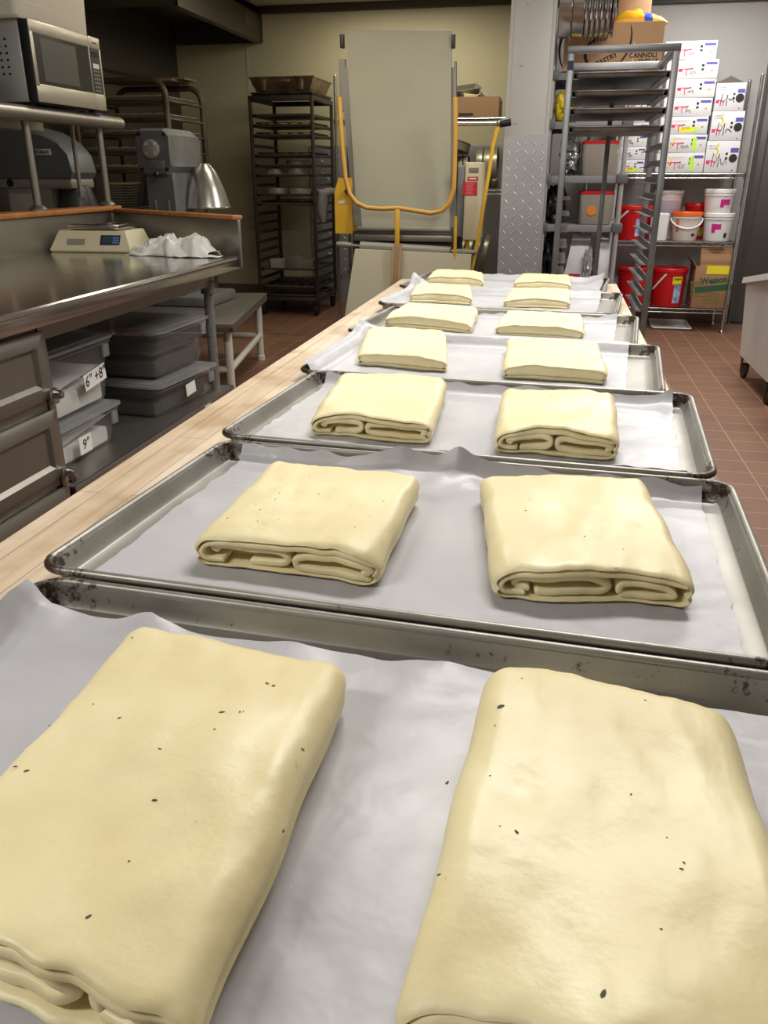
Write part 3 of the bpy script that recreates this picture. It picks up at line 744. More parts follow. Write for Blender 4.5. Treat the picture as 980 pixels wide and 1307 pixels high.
td, w, d, h = storage_box('storage_box', 'wide clear box with taped label, bottom of the farther stack', -2.12, -1.45, 2.88, 3.36, .307, .446, .5, DARKSUGAR, -6)
hand_label(td, w * .965, .02, .072, .075, .05, '', .1)

# ---------------------------------------------------------------- things on the counter
t = thing('kitchen_scale', 'cream electronic scale with stainless platter on the counter', 'scale', (-2.085, 3.63, CZ), R(3)); bw, bd = .195, .125
b = MB(); b.frustum((-bw, bw, -bd, bd), (-bw * .84, bw * .80, -bd * .62, bd), .010, .092).frustum((-bw * .97, bw * .97, -bd * .97, bd), (-bw, bw, -bd, bd), .002, .010)
b.build('scale_body', mat('cream scale plastic', (206, 198, 166), .45), t, local=True, sharp=20)
for sx in (-1, 1):
    for sy in (-1, 1): MB().lathe([(.012, 0), (.012, .004)], o=(sx * .14, sy * .09, 0), n=10).build('foot', RUBBER, t, local=True)
MB().box(-.125, .125, -.07, .115, .096, .120, .006).build('platter', STEEL, t, local=True)
Ms = Matrix.Translation((0, -bd * .81, .051)) @ Matrix.Rotation(math.atan2(bd * .38, .082), 4, 'X').inverted()
b = MB().box(.045, .140, -.0032, -.001, -.022, .026, .003, M=Ms); pnl = b.build('display_panel', mat('dark blue panel', (40, 54, 84), .3), t, local=True)
MB().box(.056, .100, -.0045, -.0032, -.012, .018, M=Ms).build('screen', mat('grey screen', (64, 72, 76), .2), pnl, local=True)
b = MB()
for i in range(3):
    for k in range(3): b.box(.106 + .010 * i, .113 + .010 * i, -.0045, -.0032, -.014 + .011 * k, -.007 + .011 * k, M=Ms)
b.build('keys', mat('pale blue keys', (110, 140, 186), .4), pnl, local=True)
MB().box(-.115, -.03, -.0032, -.001, -.022, .006, M=Ms).build('rating_plate', mat('grey plate', (136, 132, 122), .5), t, local=True)

b = MB()
def towel(u, v):
    U, V = 2 * u - 1, 2 * v - 1
    keys = ((-1, .0), (-.75, .030), (-.35, .058), (-.05, .078), (.12, .052), (.30, .060), (.58, .088), (.76, .070), (.88, .022), (1.01, .0))
    Us = U + .10 * nz(V * 2.2, 4, 1) + .12 * V
    Us = max(-1, min(1, Us)); h = 0
    for (a0, h0), (a1, h1) in zip(keys, keys[1:]):
        if a0 <= Us <= a1: h = h0 + (h1 - h0) * (Us - a0) / (a1 - a0)
    e = max(0., 1 - abs(V) ** 3.5) ** .75
    cr = abs(nz(U * 2.2 + V * 2.4, V * 1.2 - U, 2.)) * .050 + abs(nz(U * 5 - V * 4, V * 4 + U * 2, 6.)) * .026 + abs(nz(U * 9, V * 9, 3.)) * .010
    x = -1.655 + U * .205 + .02 * nz(U * 3, V * 3, 8); y = 3.47 + V * (.082 + .02 * nz(U * 2.5, 5)) + .015 * nz(U * 4, V * 2, 4) - .03 * U
    z = CZ + .002 + max(0, e * (h + .018 * (h > .001)) - cr * min(1, h / .03) * e)
    return (x, y, max(CZ + .002, z))
b.grid(towel, 110, 60)
b.grid(lambda u, v: (-1.60 + .2 * u + .012 * nz(u * 4, v, 2), 3.40 - .05 * v + .05 * u * .3, CZ + .0025 + .014 * abs(math.sin(u * 7 + v * 2)) * (1 - .6 * u) * (1 - .5 * v)), 24, 10)
tag(b.build('dish_towel', CLOTH, loc=(-1.65, 3.46, CZ), sharp=55, thick=.002), 'crumpled white towel at the far end of the counter', 'towel')

# ---------------------------------------------------------------- overshelf with the microwave
t = thing('overshelf', 'stainless bullnose shelf on pipe posts above the counter', 'shelf', (-2.4, 3.3, CZ + .178))
SX = -2.265
b = MB().tube([(SX, 2.5, 1.452), (SX, 4.26, 1.452)], .031, 16).sphere((SX, 4.26, 1.452), .031)
b.box(-2.72, SX, 2.5, 4.26, 1.474, 1.482).box(-2.72, -2.70, 2.5, 4.26, 1.42, 1.482)
b.build('shelf_plate', STEEL_DULL, t)
for y in (2.6, 3.51, 4.13):
    b = MB().bar((-2.31, y, CZ + .178), (-2.31, y, 1.474), .017, 14).lathe([(.04, 0), (.04, .008), (.026, .022), (.018, .024)], o=(-2.31, y, CZ + .178), n=16)
    b.build('post', STEEL_DULL, t)
MB().bar((-2.5, 4.2, 1.1), (-2.5, 4.2, 1.474), .012).build('brace', STEEL_DULL, t)

MX, MY0, MY1, MZ0, MZ1 = -2.215, 3.495, 4.065, 1.4975, 1.8075
MWS = mat('microwave steel', (178, 172, 156), .34, .6)
t = thing('microwave', 'stainless microwave oven on the shelf at upper left', 'microwave', (-2.43, 3.74, MZ0 - .014))
MB().box(-2.62, MX - .05, MY0, MY1, MZ0, MZ1, .006).build('case', mat('microwave case', (178, 178, 178), .35, .5), t)
b = MB()
for r in range(6):
    for k in range(9): b.box(-2.58 + .03 * k, -2.569 + .03 * k, MY0 - .0006, MY0 + .0005, 1.60 + .026 * r, 1.609 + .026 * r)
b.build('vent_slots', BLACK, t)
b = MB().box(MX - .05, MX - .006, MY0 + .001, MY1 - .001, MZ0 + .001, MZ1 - .001, .004); b.build('front_bezel', BLACK, t)
YP = MY1 - .10
b = MB().box(MX - .006, MX, MY0, YP - .002, MZ0, MZ0 + .07, .003).box(MX - .006, MX, MY0, YP - .002, MZ1 - .048, MZ1, .003).box(MX - .006, MX, MY0, MY0 + .022, MZ0 + .06, MZ1 - .04, .002).box(MX - .006, MX, YP - .008, YP - .002, MZ0 + .06, MZ1 - .04, .001)
dr = b.build('oven_door', MWS, t)
MB().box(MX - .007, MX - .002, MY0 + .02, YP - .006, MZ0 + .068, MZ1 - .046).build('window', mat('dark oven glass', (34, 34, 32), .12), dr)
MB().box(MX - .0022, MX - .0012, MY0 + .07, YP - .12, MZ0 + .085, MZ1 - .062).build('mesh_screen', mat('grey oven mesh', (74, 72, 66), .3), dr)
b = MB().box(MX - .006, MX, YP, MY1, MZ0, MZ0 + .07, .003).box(MX - .006, MX, YP, MY1, MZ1 - .048, MZ1, .003).box(MX - .006, MX, MY1 - .012, MY1, MZ0 + .06, MZ1 - .04, .002)
b.build('panel_trim', MWS, t)
pn = MB().box(MX - .006, MX - .001, YP, MY1 - .012, MZ0 + .068, MZ1 - .046).build('control_panel', BLACK, t)
MB().box(MX - .001, MX, YP + .018, MY1 - .028, MZ1 - .132, MZ1 - .112).build('pale_key', mat('pale key', (206, 204, 198), .4), pn)
MB().box(MX - .001, MX, YP + .015, MY1 - .026, MZ1 - .085, MZ1 - .062).build('clock_display', mat('dark display', (30, 36, 34), .1), pn)
b = MB()
for r in range(6):
    for k in range(3): b.box(MX - .001, MX + .0003, YP + .018 + .019 * k, YP + .031 + .019 * k, MZ0 + .078 + .017 * r, MZ0 + .086 + .017 * r)
b.build('keypad', mat('key legend', (120, 118, 112), .5), pn)
MB().box(MX, MX + .0004, YP + .03, MY1 - .03, MZ1 - .028, MZ1 - .021).build('name_badge', mat('badge dark', (60, 58, 52), .4), t)
for x in (-2.58, MX - .06):
    for y in (MY0 + .04, MY1 - .04): MB().lathe([(.015, 0), (.015, .015)], o=(x, y, MZ0 - .0145), n=10).build('foot', RUBBER, t)
b = MB().box(-2.30, -2.262, 3.93, 4.10, 1.4825, 1.489, .002)
tag(b.build('blue_strip', mat('blue strip', (44, 44, 150), .5), loc=(-2.28, 4.0, 1.4825)), 'thin blue strip lying under the front of the microwave', 'strip')

# white tub on the microwave
t = thing('storage_tub', 'big white tub with faint handwriting standing on the microwave', 'tub', (-2.42, 3.74, MZ1))
b = MB(); secs = []
for k, z in ((.93, 0), (.96, .01), (1.0, .34), (1.03, .345), (1.03, .37)):
    secs.append([(-2.42 + p[0], 3.735 + p[1], MZ1 + z) for p in rrect(-.195 * k, .195 * k, -.29 * k, .29 * k, .03, 4)])
n = len(secs[0]); vs = [p for q in secs for p in q]
b.add(vs, [(a * n + i, a * n + (i + 1) % n, (a + 1) * n + (i + 1) % n, (a + 1) * n + i) for a in range(4) for i in range(n)] + [tuple(range(n))[::-1], tuple(range(4 * n, 5 * n))])
TUBM = mat('milky tub plastic', (214, 206, 190), .45)
b.build('tub_body', TUBM, t)
b = MB()
for k in range(22): b.box(-2.240, -2.2315, 3.52 + .014 * k, 3.526 + .014 * k, MZ1 + .06, MZ1 + .072 + .002 * (k % 3))
b.build('ribs', TUBM, t)
b = MB(); rr = random.Random(3)
for row in range(2):
    y = 3.87
    while y < 3.99:
        p = [(-2.2335 + .001 * row, y + rr.uniform(0, .012), MZ1 + .058 + .032 * row + rr.uniform(-.011, .011)) for _ in range(5)]
        b.tube(p, .0012, 4); y += .022
b.build('handwriting', mat('faded ink', (120, 112, 98), .7), t)

t = thing('jar', 'jar with green lid beside the microwave, at the left picture edge', 'jar', (-2.36, 3.30, 1.4825))
b = MB().lathe([(.0, 0), (.04, .0), (.042, .01), (.042, .08), (.036, .095), (.036, .11)], o=t.location, n=20); b.build('jar_body', mat('cloudy jar', (200, 198, 190), .3, alpha=.7), t)
MB().lathe([(.039, .10), (.041, .102), (.041, .128), (.036, .132), (0, .133)], o=t.location, n=20).build('lid', mat('green lid', (24, 110, 74), .4), t)
b = MB().tube([(-2.36, 3.30, 1.474), (-2.35, 3.30, 1.40), (-2.345, 3.31, 1.28), (-2.352, 3.30, 1.18), (-2.362, 3.295, 1.10), (-2.364, 3.29, CZ + .182), (-2.36, 3.2, CZ + .182)], .0065, 8)
tag(b.build('power_cord', mat('ivory cord', (196, 188, 164), .5), loc=(-2.36, 3.3, CZ + .178)), 'ivory power cord hanging below the shelf at far left', 'cord')

# ---------------------------------------------------------------- low mixer stand and mixers
WPIPE = mat('white painted pipe', (202, 198, 188), .5)
t = thing('mixer_stand', 'low stainless table on white pipe legs beyond the counter', 'table', (-1.713, 4.25, 0), R(10.5))
b = MB().box(-.86, 0, 0, 1.25, .425, .45, .004).box(-.03, 0, 0, 1.25, .40, .43, .003).box(-.86, 0, 0, .02, .40, .43, .003); b.build('table_top', STEEL_DULL, t, local=True)
for x in (-.80, -.055):
    for y in (.10, 1.17): MB().bar((x, y, 0), (x, y, .425), .024, 14).lathe([(.03, 0), (.03, .03), (.025, .035)], o=(x, y, 0), n=12).build('leg', WPIPE, t, local=True)
b = MB()
for x in (-.80, -.055): b.bar((x, .10, .17), (x, 1.17, .17), .02, 12)
for y in (.10, 1.17): b.bar((-.80, y, .17), (-.055, y, .17), .02, 12)
b.build('foot_rail', WPIPE, t, local=True)

t = thing('stand_mixer', 'grey planetary mixer with octagonal motor head, facing the camera', 'mixer', (-2.32, 4.95, .45)); o = Vector(t.location)
MXM = mat('grey mixer paint', (122, 123, 123), .42, .35, var=(8, (104, 105, 105)), spots=(30, (70, 70, 70), .7))
def octo(w, h, cz, c=.32): return [(-w + c * w, cz - h), (w - c * w, cz - h), (w, cz - h + c * h * 1.2), (w, cz + h - c * h * .9), (w - c * w, cz + h), (-w + c * w, cz + h), (-w, cz + h - c * h * .9), (-w, cz + h * -1 + c * h * 1.2)]
b = MB(); secs = [(-.20, .90), (-.19, .97), (-.17, 1.0), (.16, 1.0), (.26, .86), (.29, .7)]; vs = []
for y, k in secs: vs += [(o.x - .01 + x, o.y + y, o.z + .880 + z) for x, z in octo(.112 * k, .125 * k, 0)]
b.add(vs, [(a * 8 + i, a * 8 + (i + 1) % 8, (a + 1) * 8 + (i + 1) % 8, (a + 1) * 8 + i) for a in range(5) for i in range(8)] + [tuple(range(8))[::-1], tuple(range(40, 48))])
hd = b.build('motor_head', MXM, t, sharp=28)
b = MB().lathe([(0, -.022), (.03, -.022), (.05, -.018), (.052, 0)], o=(o.x - .02, o.y - .20, o.z + .895), n=22, axis='Y')
for k in range(4): b.lathe([(0, -.03), (.008, -.028), (.008, -.018)], o=(o.x - .02 + .036 * math.cos(R(45 + 90 * k)), o.y - .20, o.z + .895 + .036 * math.sin(R(45 + 90 * k))), n=8, axis='Y')
b.build('hub_cover', mat('bare hub metal', (190, 188, 182), .35, .6), hd)
for sx, sz in ((-1, .11), (1, .11), (-1, -.11), (1, -.11)): MB().lathe([(0, -.010), (.011, -.008), (.012, 0)], o=(o.x - .01 + sx * .078, o.y - .198, o.z + .880 + sz * .85), n=8, axis='Y').build('bolt', BLACK, hd)
MB().box(o.x - .055, o.x + .055, o.y - .206, o.y - .20, o.z + .785, o.z + .835, .004).build('name_plate', GREY_PAINT, hd)
MB().sphere((o.x + .01, o.y - .225, o.z + .76), .018).bar((o.x + .01, o.y - .22, o.z + .76), (o.x + .01, o.y - .14, o.z + .76), .008).build('switch_knob', BLACK, hd)
b = MB().frustum((o.x - .10, o.x + .09, o.y - .15, o.y + .12), (o.x - .09, o.x + .075, o.y - .16, o.y + .10), o.z + .06, o.z + .79).box(o.x - .055, o.x - .04, o.y - .166, o.y - .15, o.z + .12, o.z + .62, .004).box(o.x + .03, o.x + .045, o.y - .166, o.y - .15, o.z + .12, o.z + .62, .004)
b.build('column', MXM, t, sharp=25)
MB().box(o.x - .17, o.x + .27, o.y - .20, o.y + .24, o.z, o.z + .065, .02).build('base', MXM, t)
bx, by = o.x + .17, o.y + .10
prof = [(.03, .82), (.05, .80), (.075, .765), (.115, .67), (.142, .575), (.147, .572), (.147, .566), (.140, .566), (.11, .66), (.07, .75), (.03, .78)]
MB().lathe([(r, z) for r, z in prof], o=(bx, by, o.z), n=36).build('bowl_shroud', mat('spun aluminium', (176, 174, 168), .26, .9), t)
MB().bar((bx, by, o.z + .50), (bx, by, o.z + .80), .016, 12).build('agitator_shaft', STEEL_DULL, t)
prof = [(.03, .80), (.075, .765), (.115, .67), (.13, .585), (.13, .58), (.10, .60), (.03, .77)]
MB().lathe(prof, o=(o.x - .19, o.y + .17, o.z), n=28).build('side_guard', mat('dark guard', (96, 94, 90), .4, .7), t)

t = thing('floor_mixer', 'grey planetary mixer with long rounded head and name badge, far left', 'mixer', (-3.20, 5.0, 0)); o = Vector(t.location)
MXD = mat('slate grey mixer paint', (108, 111, 114), .42, .2); MXL = mat('light grey mixer casting', (168, 166, 158), .45, .2)
b = MB(); prof = [(-.27, 1.19), (.255, 1.185), (.275, 1.22), (.255, 1.32), (.20, 1.395), (.10, 1.450), (-.04, 1.485), (-.24, 1.490), (-.28, 1.47)]
secs = [(-.14, .80), (-.125, .95), (-.10, 1), (.10, 1), (.125, .95), (.14, .8)]; vs = []; k = len(prof); zc = 1.33
for y, s in secs: vs += [(o.x + x * (1 if s == 1 else .985), o.y + y, zc + (z - zc) * (s if z > zc else 1)) for x, z in prof]
b.add(vs, [(a * k + i, a * k + (i + 1) % k, (a + 1) * k + (i + 1) % k, (a + 1) * k + i) for a in range(5) for i in range(k)] + [tuple(range(k))[::-1], tuple(range(5 * k, 6 * k))])
hd = b.build('motor_head', MXD, t, sharp=30)
MB().box(o.x - .27, o.x + .255, o.y - .135, o.y + .135, 1.125, 1.19, .02).build('head_skirt', MXL, hd)
MB().lathe([(0, -.006), (.022, -.005), (.024, 0)], o=(o.x - .17, o.y - .135, 1.16), n=16, axis='Y').build('lock_pin', BLACK, hd)
bd_ = MB().box(o.x + .045, o.x + .145, o.y - .148, o.y - .139, 1.318, 1.352, .003).build('name_badge', mat('white badge', (214, 212, 204), .4), hd)
text('lettering', 'HOBART', .028, facing_front((o.x + .095, o.y - .1485, 1.335)), INK, bd_, bold=.0006)
b = MB().frustum((o.x - .24, o.x + .06, o.y - .16, o.y + .14), (o.x - .20, o.x + .10, o.y - .12, o.y + .12), .10, 1.13); b.build('column', MXL, t, sharp=25)
b = MB().box(o.x - .19, o.x - .03, o.y - .138, o.y - .118, .80, 1.10, .004); b.build('instruction_plate', mat('pale plate', (190, 190, 184), .5), t)
MB().box(o.x - .28, o.x + .34, o.y - .24, o.y + .24, 0, .10, .02).build('base', MXL, t)
prof = [(.04, 1.15), (.085, 1.14), (.115, 1.05), (.135, .95), (.137, .945), (.13, .94), (.08, 1.10), (.04, 1.12)]
MB().lathe(prof, o=(o.x + .20, o.y, 0), n=32).build('bowl_shroud', mat('dark spun metal', (84, 84, 88), .35, .5), t)
MB().bar((o.x + .20, o.y, .80), (o.x + .20, o.y, 1.12), .02, 12).build('agitator_shaft', BLACK, t)
MB().lathe([(0, .42), (.10, .42), (.16, .48), (.18, .60), (.18, .74), (.19, .745), (.175, .74), (.17, .6), (.0, .44)], o=(o.x + .20, o.y, 0), n=30).build('mixing_bowl', STEEL_DULL, t)
MB().box(o.x + .0, o.x + .20, o.y - .05, o.y + .05, .50, .58, .01).build('bowl_arm', MXL, t)

# rack with bent tube ends and trays of bread
t = thing('bread_rack', 'old rack with bent tube ends holding bread trays, behind the mixers', 'rack', (-3.07, 6.13, 0))
x0, x1 = -3.42, -2.72
for y in (5.82, 6.44):
    pts = [(x0, y, .12), (x0, y, 1.70)] + [(x0 + .1 - .1 * math.cos(R(a)), y, 1.71 + .1 * math.sin(R(a))) for a in (20, 45, 70, 90)] + [(x1 - .1 + .1 * math.sin(R(a)), y, 1.71 + .1 * math.cos(R(a))) for a in (0, 20, 45, 70)] + [(x1, y, 1.70), (x1, y, .12)]
    MB().tube(pts, .021, 10).build('end_frame', RACK_OLD, t)
SH = [aty(160, v, 5.82).z for v in (127, 150, 171, 193, 216)] + [.95, .75, .5, .25]
for z in SH:
    b = MB().bar((x1, 5.82, z - .012), (x1, 6.44, z - .012), .009, 6).bar((x0, 5.82, z - .012), (x0, 6.44, z - .012), .009, 6).bar((x0, 5.83, z - .02), (x1, 5.83, z - .02), .008, 6); b.build('tray_support', RACK_OLD, t)
for x in (x0, x1):
    for y in (5.82, 6.44): MB().lathe([(0, -.014), (.05, -.014), (.05, .014), (0, .014)], o=(x, y, .05), n=18, axis='Y').bar((x, y, .05), (x, y, .14), .012).build('caster', RUBBER, t)
BREAD = mat('pale baked roll', (176, 140, 98), .7, var=(9, (150, 114, 74)))
BPAN = None; LOAFM = None
for i, z in enumerate(SH[:5]):
    if BPAN is None:
        o = pan_mesh(MB(), .66, .60).build('bread_tray', mat('worn bread tray', (158, 148, 130), .45, .5), sharp=60); BPAN = o
    else: o = BPAN.copy(); COL.objects.link(o)
    o.location = (-3.07, 6.13, z - .002)
    tag(o, ['top', 'second from top', 'middle', 'fourth from top', 'lowest visible'][i] + ' tray of rolls on the bent tube rack', 'tray', 'bread trays on the bent tube rack')
    for k in range(6):
        if LOAFM is None:
            lb = MB(); lb.lathe([(0, 0), (.038, .002), (.046, .012), (.040, .024), (.02, .031), (0, .033)], n=14, sy=1.5); q = lb.build('bread_roll', BREAD, loc=(0, 0, 0)); LOAFM = q
        else: q = LOAFM.copy(); COL.objects.link(q)
        q.location = (-3.32 + .10 * k, 5.93, z + .003)
        tag(q, 'roll in the front row of the ' + ['top', 'second', 'middle', 'fourth', 'lowest visible'][i] + ' tray on the bent tube rack', 'bread roll', ['rolls on the top tray', 'rolls on the second tray', 'rolls on the middle tray', 'rolls on the fourth tray', 'rolls on the lowest tray'][i])
b = MB().box(-3.36, -2.80, 6.12, 6.42, 1.833, 1.848).box(-3.0, -2.74, 6.2, 6.42, 1.848, 1.862)
tag(b.build('cardboard_sheet', mat('dim cardboard', (112, 94, 72), .8), loc=(-3.05, 6.2, 1.812)), 'brown cardboard laid on top of the bent tube rack', 'cardboard')

# stack of sagging cooling racks on a small cart
t = thing('low_cart', 'low steel cart under the stack of cooling racks', 'cart', (-2.80, 5.57, 0))
MB().box(-3.06, -2.54, 5.40, 5.74, .92, .945, .004).build('cart_top', STEEL_DULL, t)
for x in (-3.03, -2.57):
    for y in (5.43, 5.71): MB().bar((x, y, 0), (x, y, .92), .014).build('leg', STEEL_DULL, t)
WIRE = mat('cooling rack wire', (178, 172, 150), .35, .7); cr = None
for k in range(13):
    if cr is None:
        b = MB()
        def cz_(u): return .05 * max(0, u - .35) ** 1.7 / .42
        for y in (5.41, 5.52, 5.62, 5.73):
            b.tube([(-3.05 + .52 * u / 10, y, .948 + cz_(u / 10)) for u in range(11)], .0035, 6)
        for i in range(16): b.bar((-3.05 + .52 * i / 15, 5.41, .948 + cz_(i / 15)), (-3.05 + .52 * i / 15, 5.73, .948 + cz_(i / 15)), .0025, 4)
        o = cr = b.build('cooling_rack', WIRE, loc=(-2.8, 5.57, .945))
    else: o = cr.copy(); COL.objects.link(o)
    o.location.z = .945 + .0165 * k
    tag(o, 'sagging wire cooling rack in the stack between the two mixers', 'cooling rack', 'stacked cooling racks')
b = MB(); b.grid(lambda u, v: (-3.04 + .50 * u, 5.42 + .3 * v, .9515 + .0165 * 12 + .003 + .05 * max(0, u - .35) ** 1.7 / .42), 14, 4)
tag(b.build('bread_board', mat('pale bread crust', (178, 150, 104), .7), loc=(-2.8, 5.57, 1.15), thick=.006), 'tan board lying on the stack of cooling racks', 'board')
# ================================================================ helpers for racks and shelves
def caster(t, x, y, r=.055, local=False, m=RUBBER, h=.13):
    b = MB().lathe([(0, -.016), (r * .8, -.016), (r, -.010), (r, .010), (r * .8, .016), (0, .016)], o=(x, y, r), n=20, axis='X')
    b.box(x - .024, x - .018, y - .02, y + .02, r - .01, h - .01).box(x + .018, x + .024, y - .02, y + .02, r - .01, h - .01).box(x - .028, x + .028, y - .03, y + .03, h - .012, h)
    return b.build('caster', m, t, local=local)
def wire_shelf(b, x0, x1, y0, y1, z, truss=True):
    """one wire deck: rims, a zigzag truss along the long sides, thin wires front to back"""
    r = .0042
    for y in (y0, y1):
        b.bar((x0, y, z), (x1, y, z), r, 6).bar((x0, y, z - .03), (x1, y, z - .03), r, 6)
        n = max(4, int((x1 - x0) / .045)); b.tube([(x0 + (x1 - x0) * i / n, y, z - (.028 if i % 2 else .002)) for i in range(n + 1)], .0024, 4)
    for x in (x0, x1):
        b.bar((x, y0, z), (x, y1, z), r, 6).bar((x, y0, z - .03), (x, y1, z - .03), r, 6)
        n = 10; b.tube([(x, y0 + (y1 - y0) * i / n, z - (.028 if i % 2 else .002)) for i in range(n + 1)], .0024, 4)
    n = int((x1 - x0) / .024)
    for i in range(1, n): b.bar((x0 + (x1 - x0) * i / n, y0, z + .003), (x0 + (x1 - x0) * i / n, y1, z + .003), .0019, 4)
    for k in (1, 2): b.bar((x0, y0 + (y1 - y0) * k / 3, z - .004), (x1, y0 + (y1 - y0) * k / 3, z - .004), .0035, 4)
    return b
def wire_unit(label, x0, x1, y0, y1, levels, H):
    t = thing('wire_shelving', label, 'shelving', ((x0 + x1) / 2, (y0 + y1) / 2, 0))
    for x in (x0, x1):
        for y in (y0, y1):
            b = MB().bar((x, y, .02), (x, y, H), .0127, 12).lathe([(0, 0), (.018, 0), (.018, .01), (.008, .025)], o=(x, y, 0), n=12).sphere((x, y, H), .0128, 10)
            for z in levels: b.lathe([(.017, z - .035), (.019, z + .005)], o=(x, y, 0), n=12)
            b.build('post', CHROME, t)
    for z in levels: wire_shelf(MB(), x0, x1, y0, y1, z).build('wire_deck', CHROME, t)
    return t

# ================================================================ dark bakery rack by the back wall
t = thing('bakery_rack', 'tall dark bakery rack by the back wall, full of trays and tins', 'rack', (-2.37, 7.62, 0))
rx0, rx1, ry0, ry1, RH = -2.645, -2.10, 7.30, 7.94, 1.845
for x in (rx0, rx1):
    for y in (ry0, ry1): MB().box(x - .014, x + .014, y - .014, y + .014, .13, RH - .02, .004).build('post', RACK_BLACK, t)
for nm_, za, zb_ in (('top_frame', RH - .06, RH - .02), ('base_frame', .13, .165)):
    b = MB()
    for y in (ry0, ry1): b.box(rx0, rx1, y - .014, y + .014, za, zb_, .004)
    for x in (rx0, rx1): b.box(x - .014, x + .014, ry0, ry1, za, zb_, .004)
    b.build(nm_, RACK_BLACK, t)
RZ = [.24 + .079 * k for k in range(19)]
for z in RZ:
    for x, s in ((rx0, 1), (rx1, -1)):
        MB().box(min(x, x + s * .034), max(x, x + s * .034), ry0, ry1, z, z + .0025).box(x + s * .012, x + s * .0145, ry0, ry1, z, z + .024).build('tray_rail', RACK_BLACK, t)
for x in (rx0 + .02, rx1 - .02):
    for y in (ry0 + .03, ry1 - .03): caster(t, x, y, .05)
rw, rd = rx1 - rx0 - .034, .63
tray0 = None
TR = [aty(360, v, ry0).z for v in (143, 160, 181, 197.5, 212.5, 229, 247.5, 265, 347, 375, 386)]
def near_rail(z): return min(RZ, key=lambda q: abs(q - z)) + .0028
names = ['with crumpled paper, top of the dark bakery rack', 'holding upper scalloped mould in dark bakery rack', 'holding second scalloped mould in dark bakery rack', 'holding third scalloped mould in dark bakery rack', 'with one wide brown tin, dark bakery rack',
         'under the upper pair of cake tins, dark bakery rack', 'under the lower pair of cake tins, dark bakery rack', 'below the cake tins holding a scalloped mould, dark bakery rack', 'carrying grey blocks low in the dark bakery rack', 'second from the bottom of the dark bakery rack', 'bottom tray in the dark bakery rack']
usedz = []
wave0 = None
def scallop(z, depth, label, amp=.02):
    """baguette mould: a corrugated sheet in a frame"""
    global wave0
    if wave0 is None:
        b = MB(); n = 41
        b.grid(lambda u, v: (-rw / 2 + .012 + (rw - .024) * u, -.29 + .58 * v, .022 - .018 * abs(math.sin(u * math.pi * 5)) ** .8 + .004), n * 2, 4)
        for s in (-1, 1): b.bar((-rw / 2 + .012, s * .29, .028), (rw / 2 - .012, s * .29, .028), .003, 6).bar((s * (rw / 2 - .012), -.29, .028), (s * (rw / 2 - .012), .29, .028), .003, 6)
        o = wave0 = b.build('baguette_mould', mat('dark perforated mould', (70, 66, 60), .4, .7), thick=.002)
    else: o = wave0.copy(); COL.objects.link(o)
    o.location = (-2.372, 7.62, z + .003); tag(o, label, 'baking mould', 'scalloped moulds in the dark bakery rack'); return o
TRZ = []
for i, z in enumerate(TR):
    zz = near_rail(z)
    while zz in TRZ: zz -= .079
    TRZ.append(zz)
    if tray0 is None: o = tray0 = pan_mesh(MB(), rw, rd, .022).build('rack_tray', mat('dull dark tray', (120, 112, 102), .42, .6), sharp=60)
    else: o = tray0.copy(); COL.objects.link(o)
    o.location = (-2.372, 7.62, zz); tag(o, 'dark tray ' + names[i], 'tray', 'trays in the dark bakery rack')
for i, lab in ((1, 'uppermost of the scalloped baguette moulds in the dark rack'), (2, 'second scalloped baguette mould from the top of the dark rack'), (3, 'third scalloped baguette mould from the top of the dark rack'), (7, 'scalloped baguette mould just below the cake tins'), (9, 'scalloped baguette mould near the bottom of the dark rack')):
    scallop(TRZ[i] + .003, 0, lab)
def tin(x, y, z, r, h, label, m=TIN, group=None, nm='cake_tin'):
    b = MB().lathe([(0, 0), (r * .98, 0), (r, .004), (r, h - .004), (r + .004, h), (r, h + .001), (r - .003, h - .003), (r - .004, .005), (0, .004)], o=(x, y, z), n=30)
    return tag(b.build(nm, m, loc=(x, y, z)), label, 'cake tin', group)
tin(-2.50, 7.46, TRZ[5] + .004, .088, .062, 'round cake tin, left of the upper pair in the dark rack', group='cake tins in the dark rack')
tin(-2.29, 7.46, TRZ[5] + .004, .095, .068, 'round cake tin, right of the upper pair in the dark rack', group='cake tins in the dark rack')
tin(-2.49, 7.46, TRZ[6] + .004, .090, .062, 'round cake tin, left of the lower pair in the dark rack', group='cake tins in the dark rack')
tin(-2.28, 7.46, TRZ[6] + .004, .096, .062, 'round cake tin, right of the lower pair in the dark rack', group='cake tins in the dark rack')
tin(-2.30, 7.50, TRZ[4] + .004, .105, .050, 'wide brown tin above the upper pair of cake tins', TIN_DARK)
b = MB(); b.grid(lambda u, v: (-2.44 + .24 * u, 7.36 + .3 * v, TRZ[0] + .006 + .03 * abs(nz(u * 5, v * 5, 1)) * (4 * u * (1 - u)) ** .4), 20, 14)
tag(b.build('crumpled_paper', mat('grey crumpled paper', (170, 164, 152), .8), loc=(-2.32, 7.5, TRZ[0] + .005), thick=.002), 'crumpled pale paper on the top tray of the dark rack', 'paper')
GB = mat('grey cardboard block', (128, 122, 114), .8)
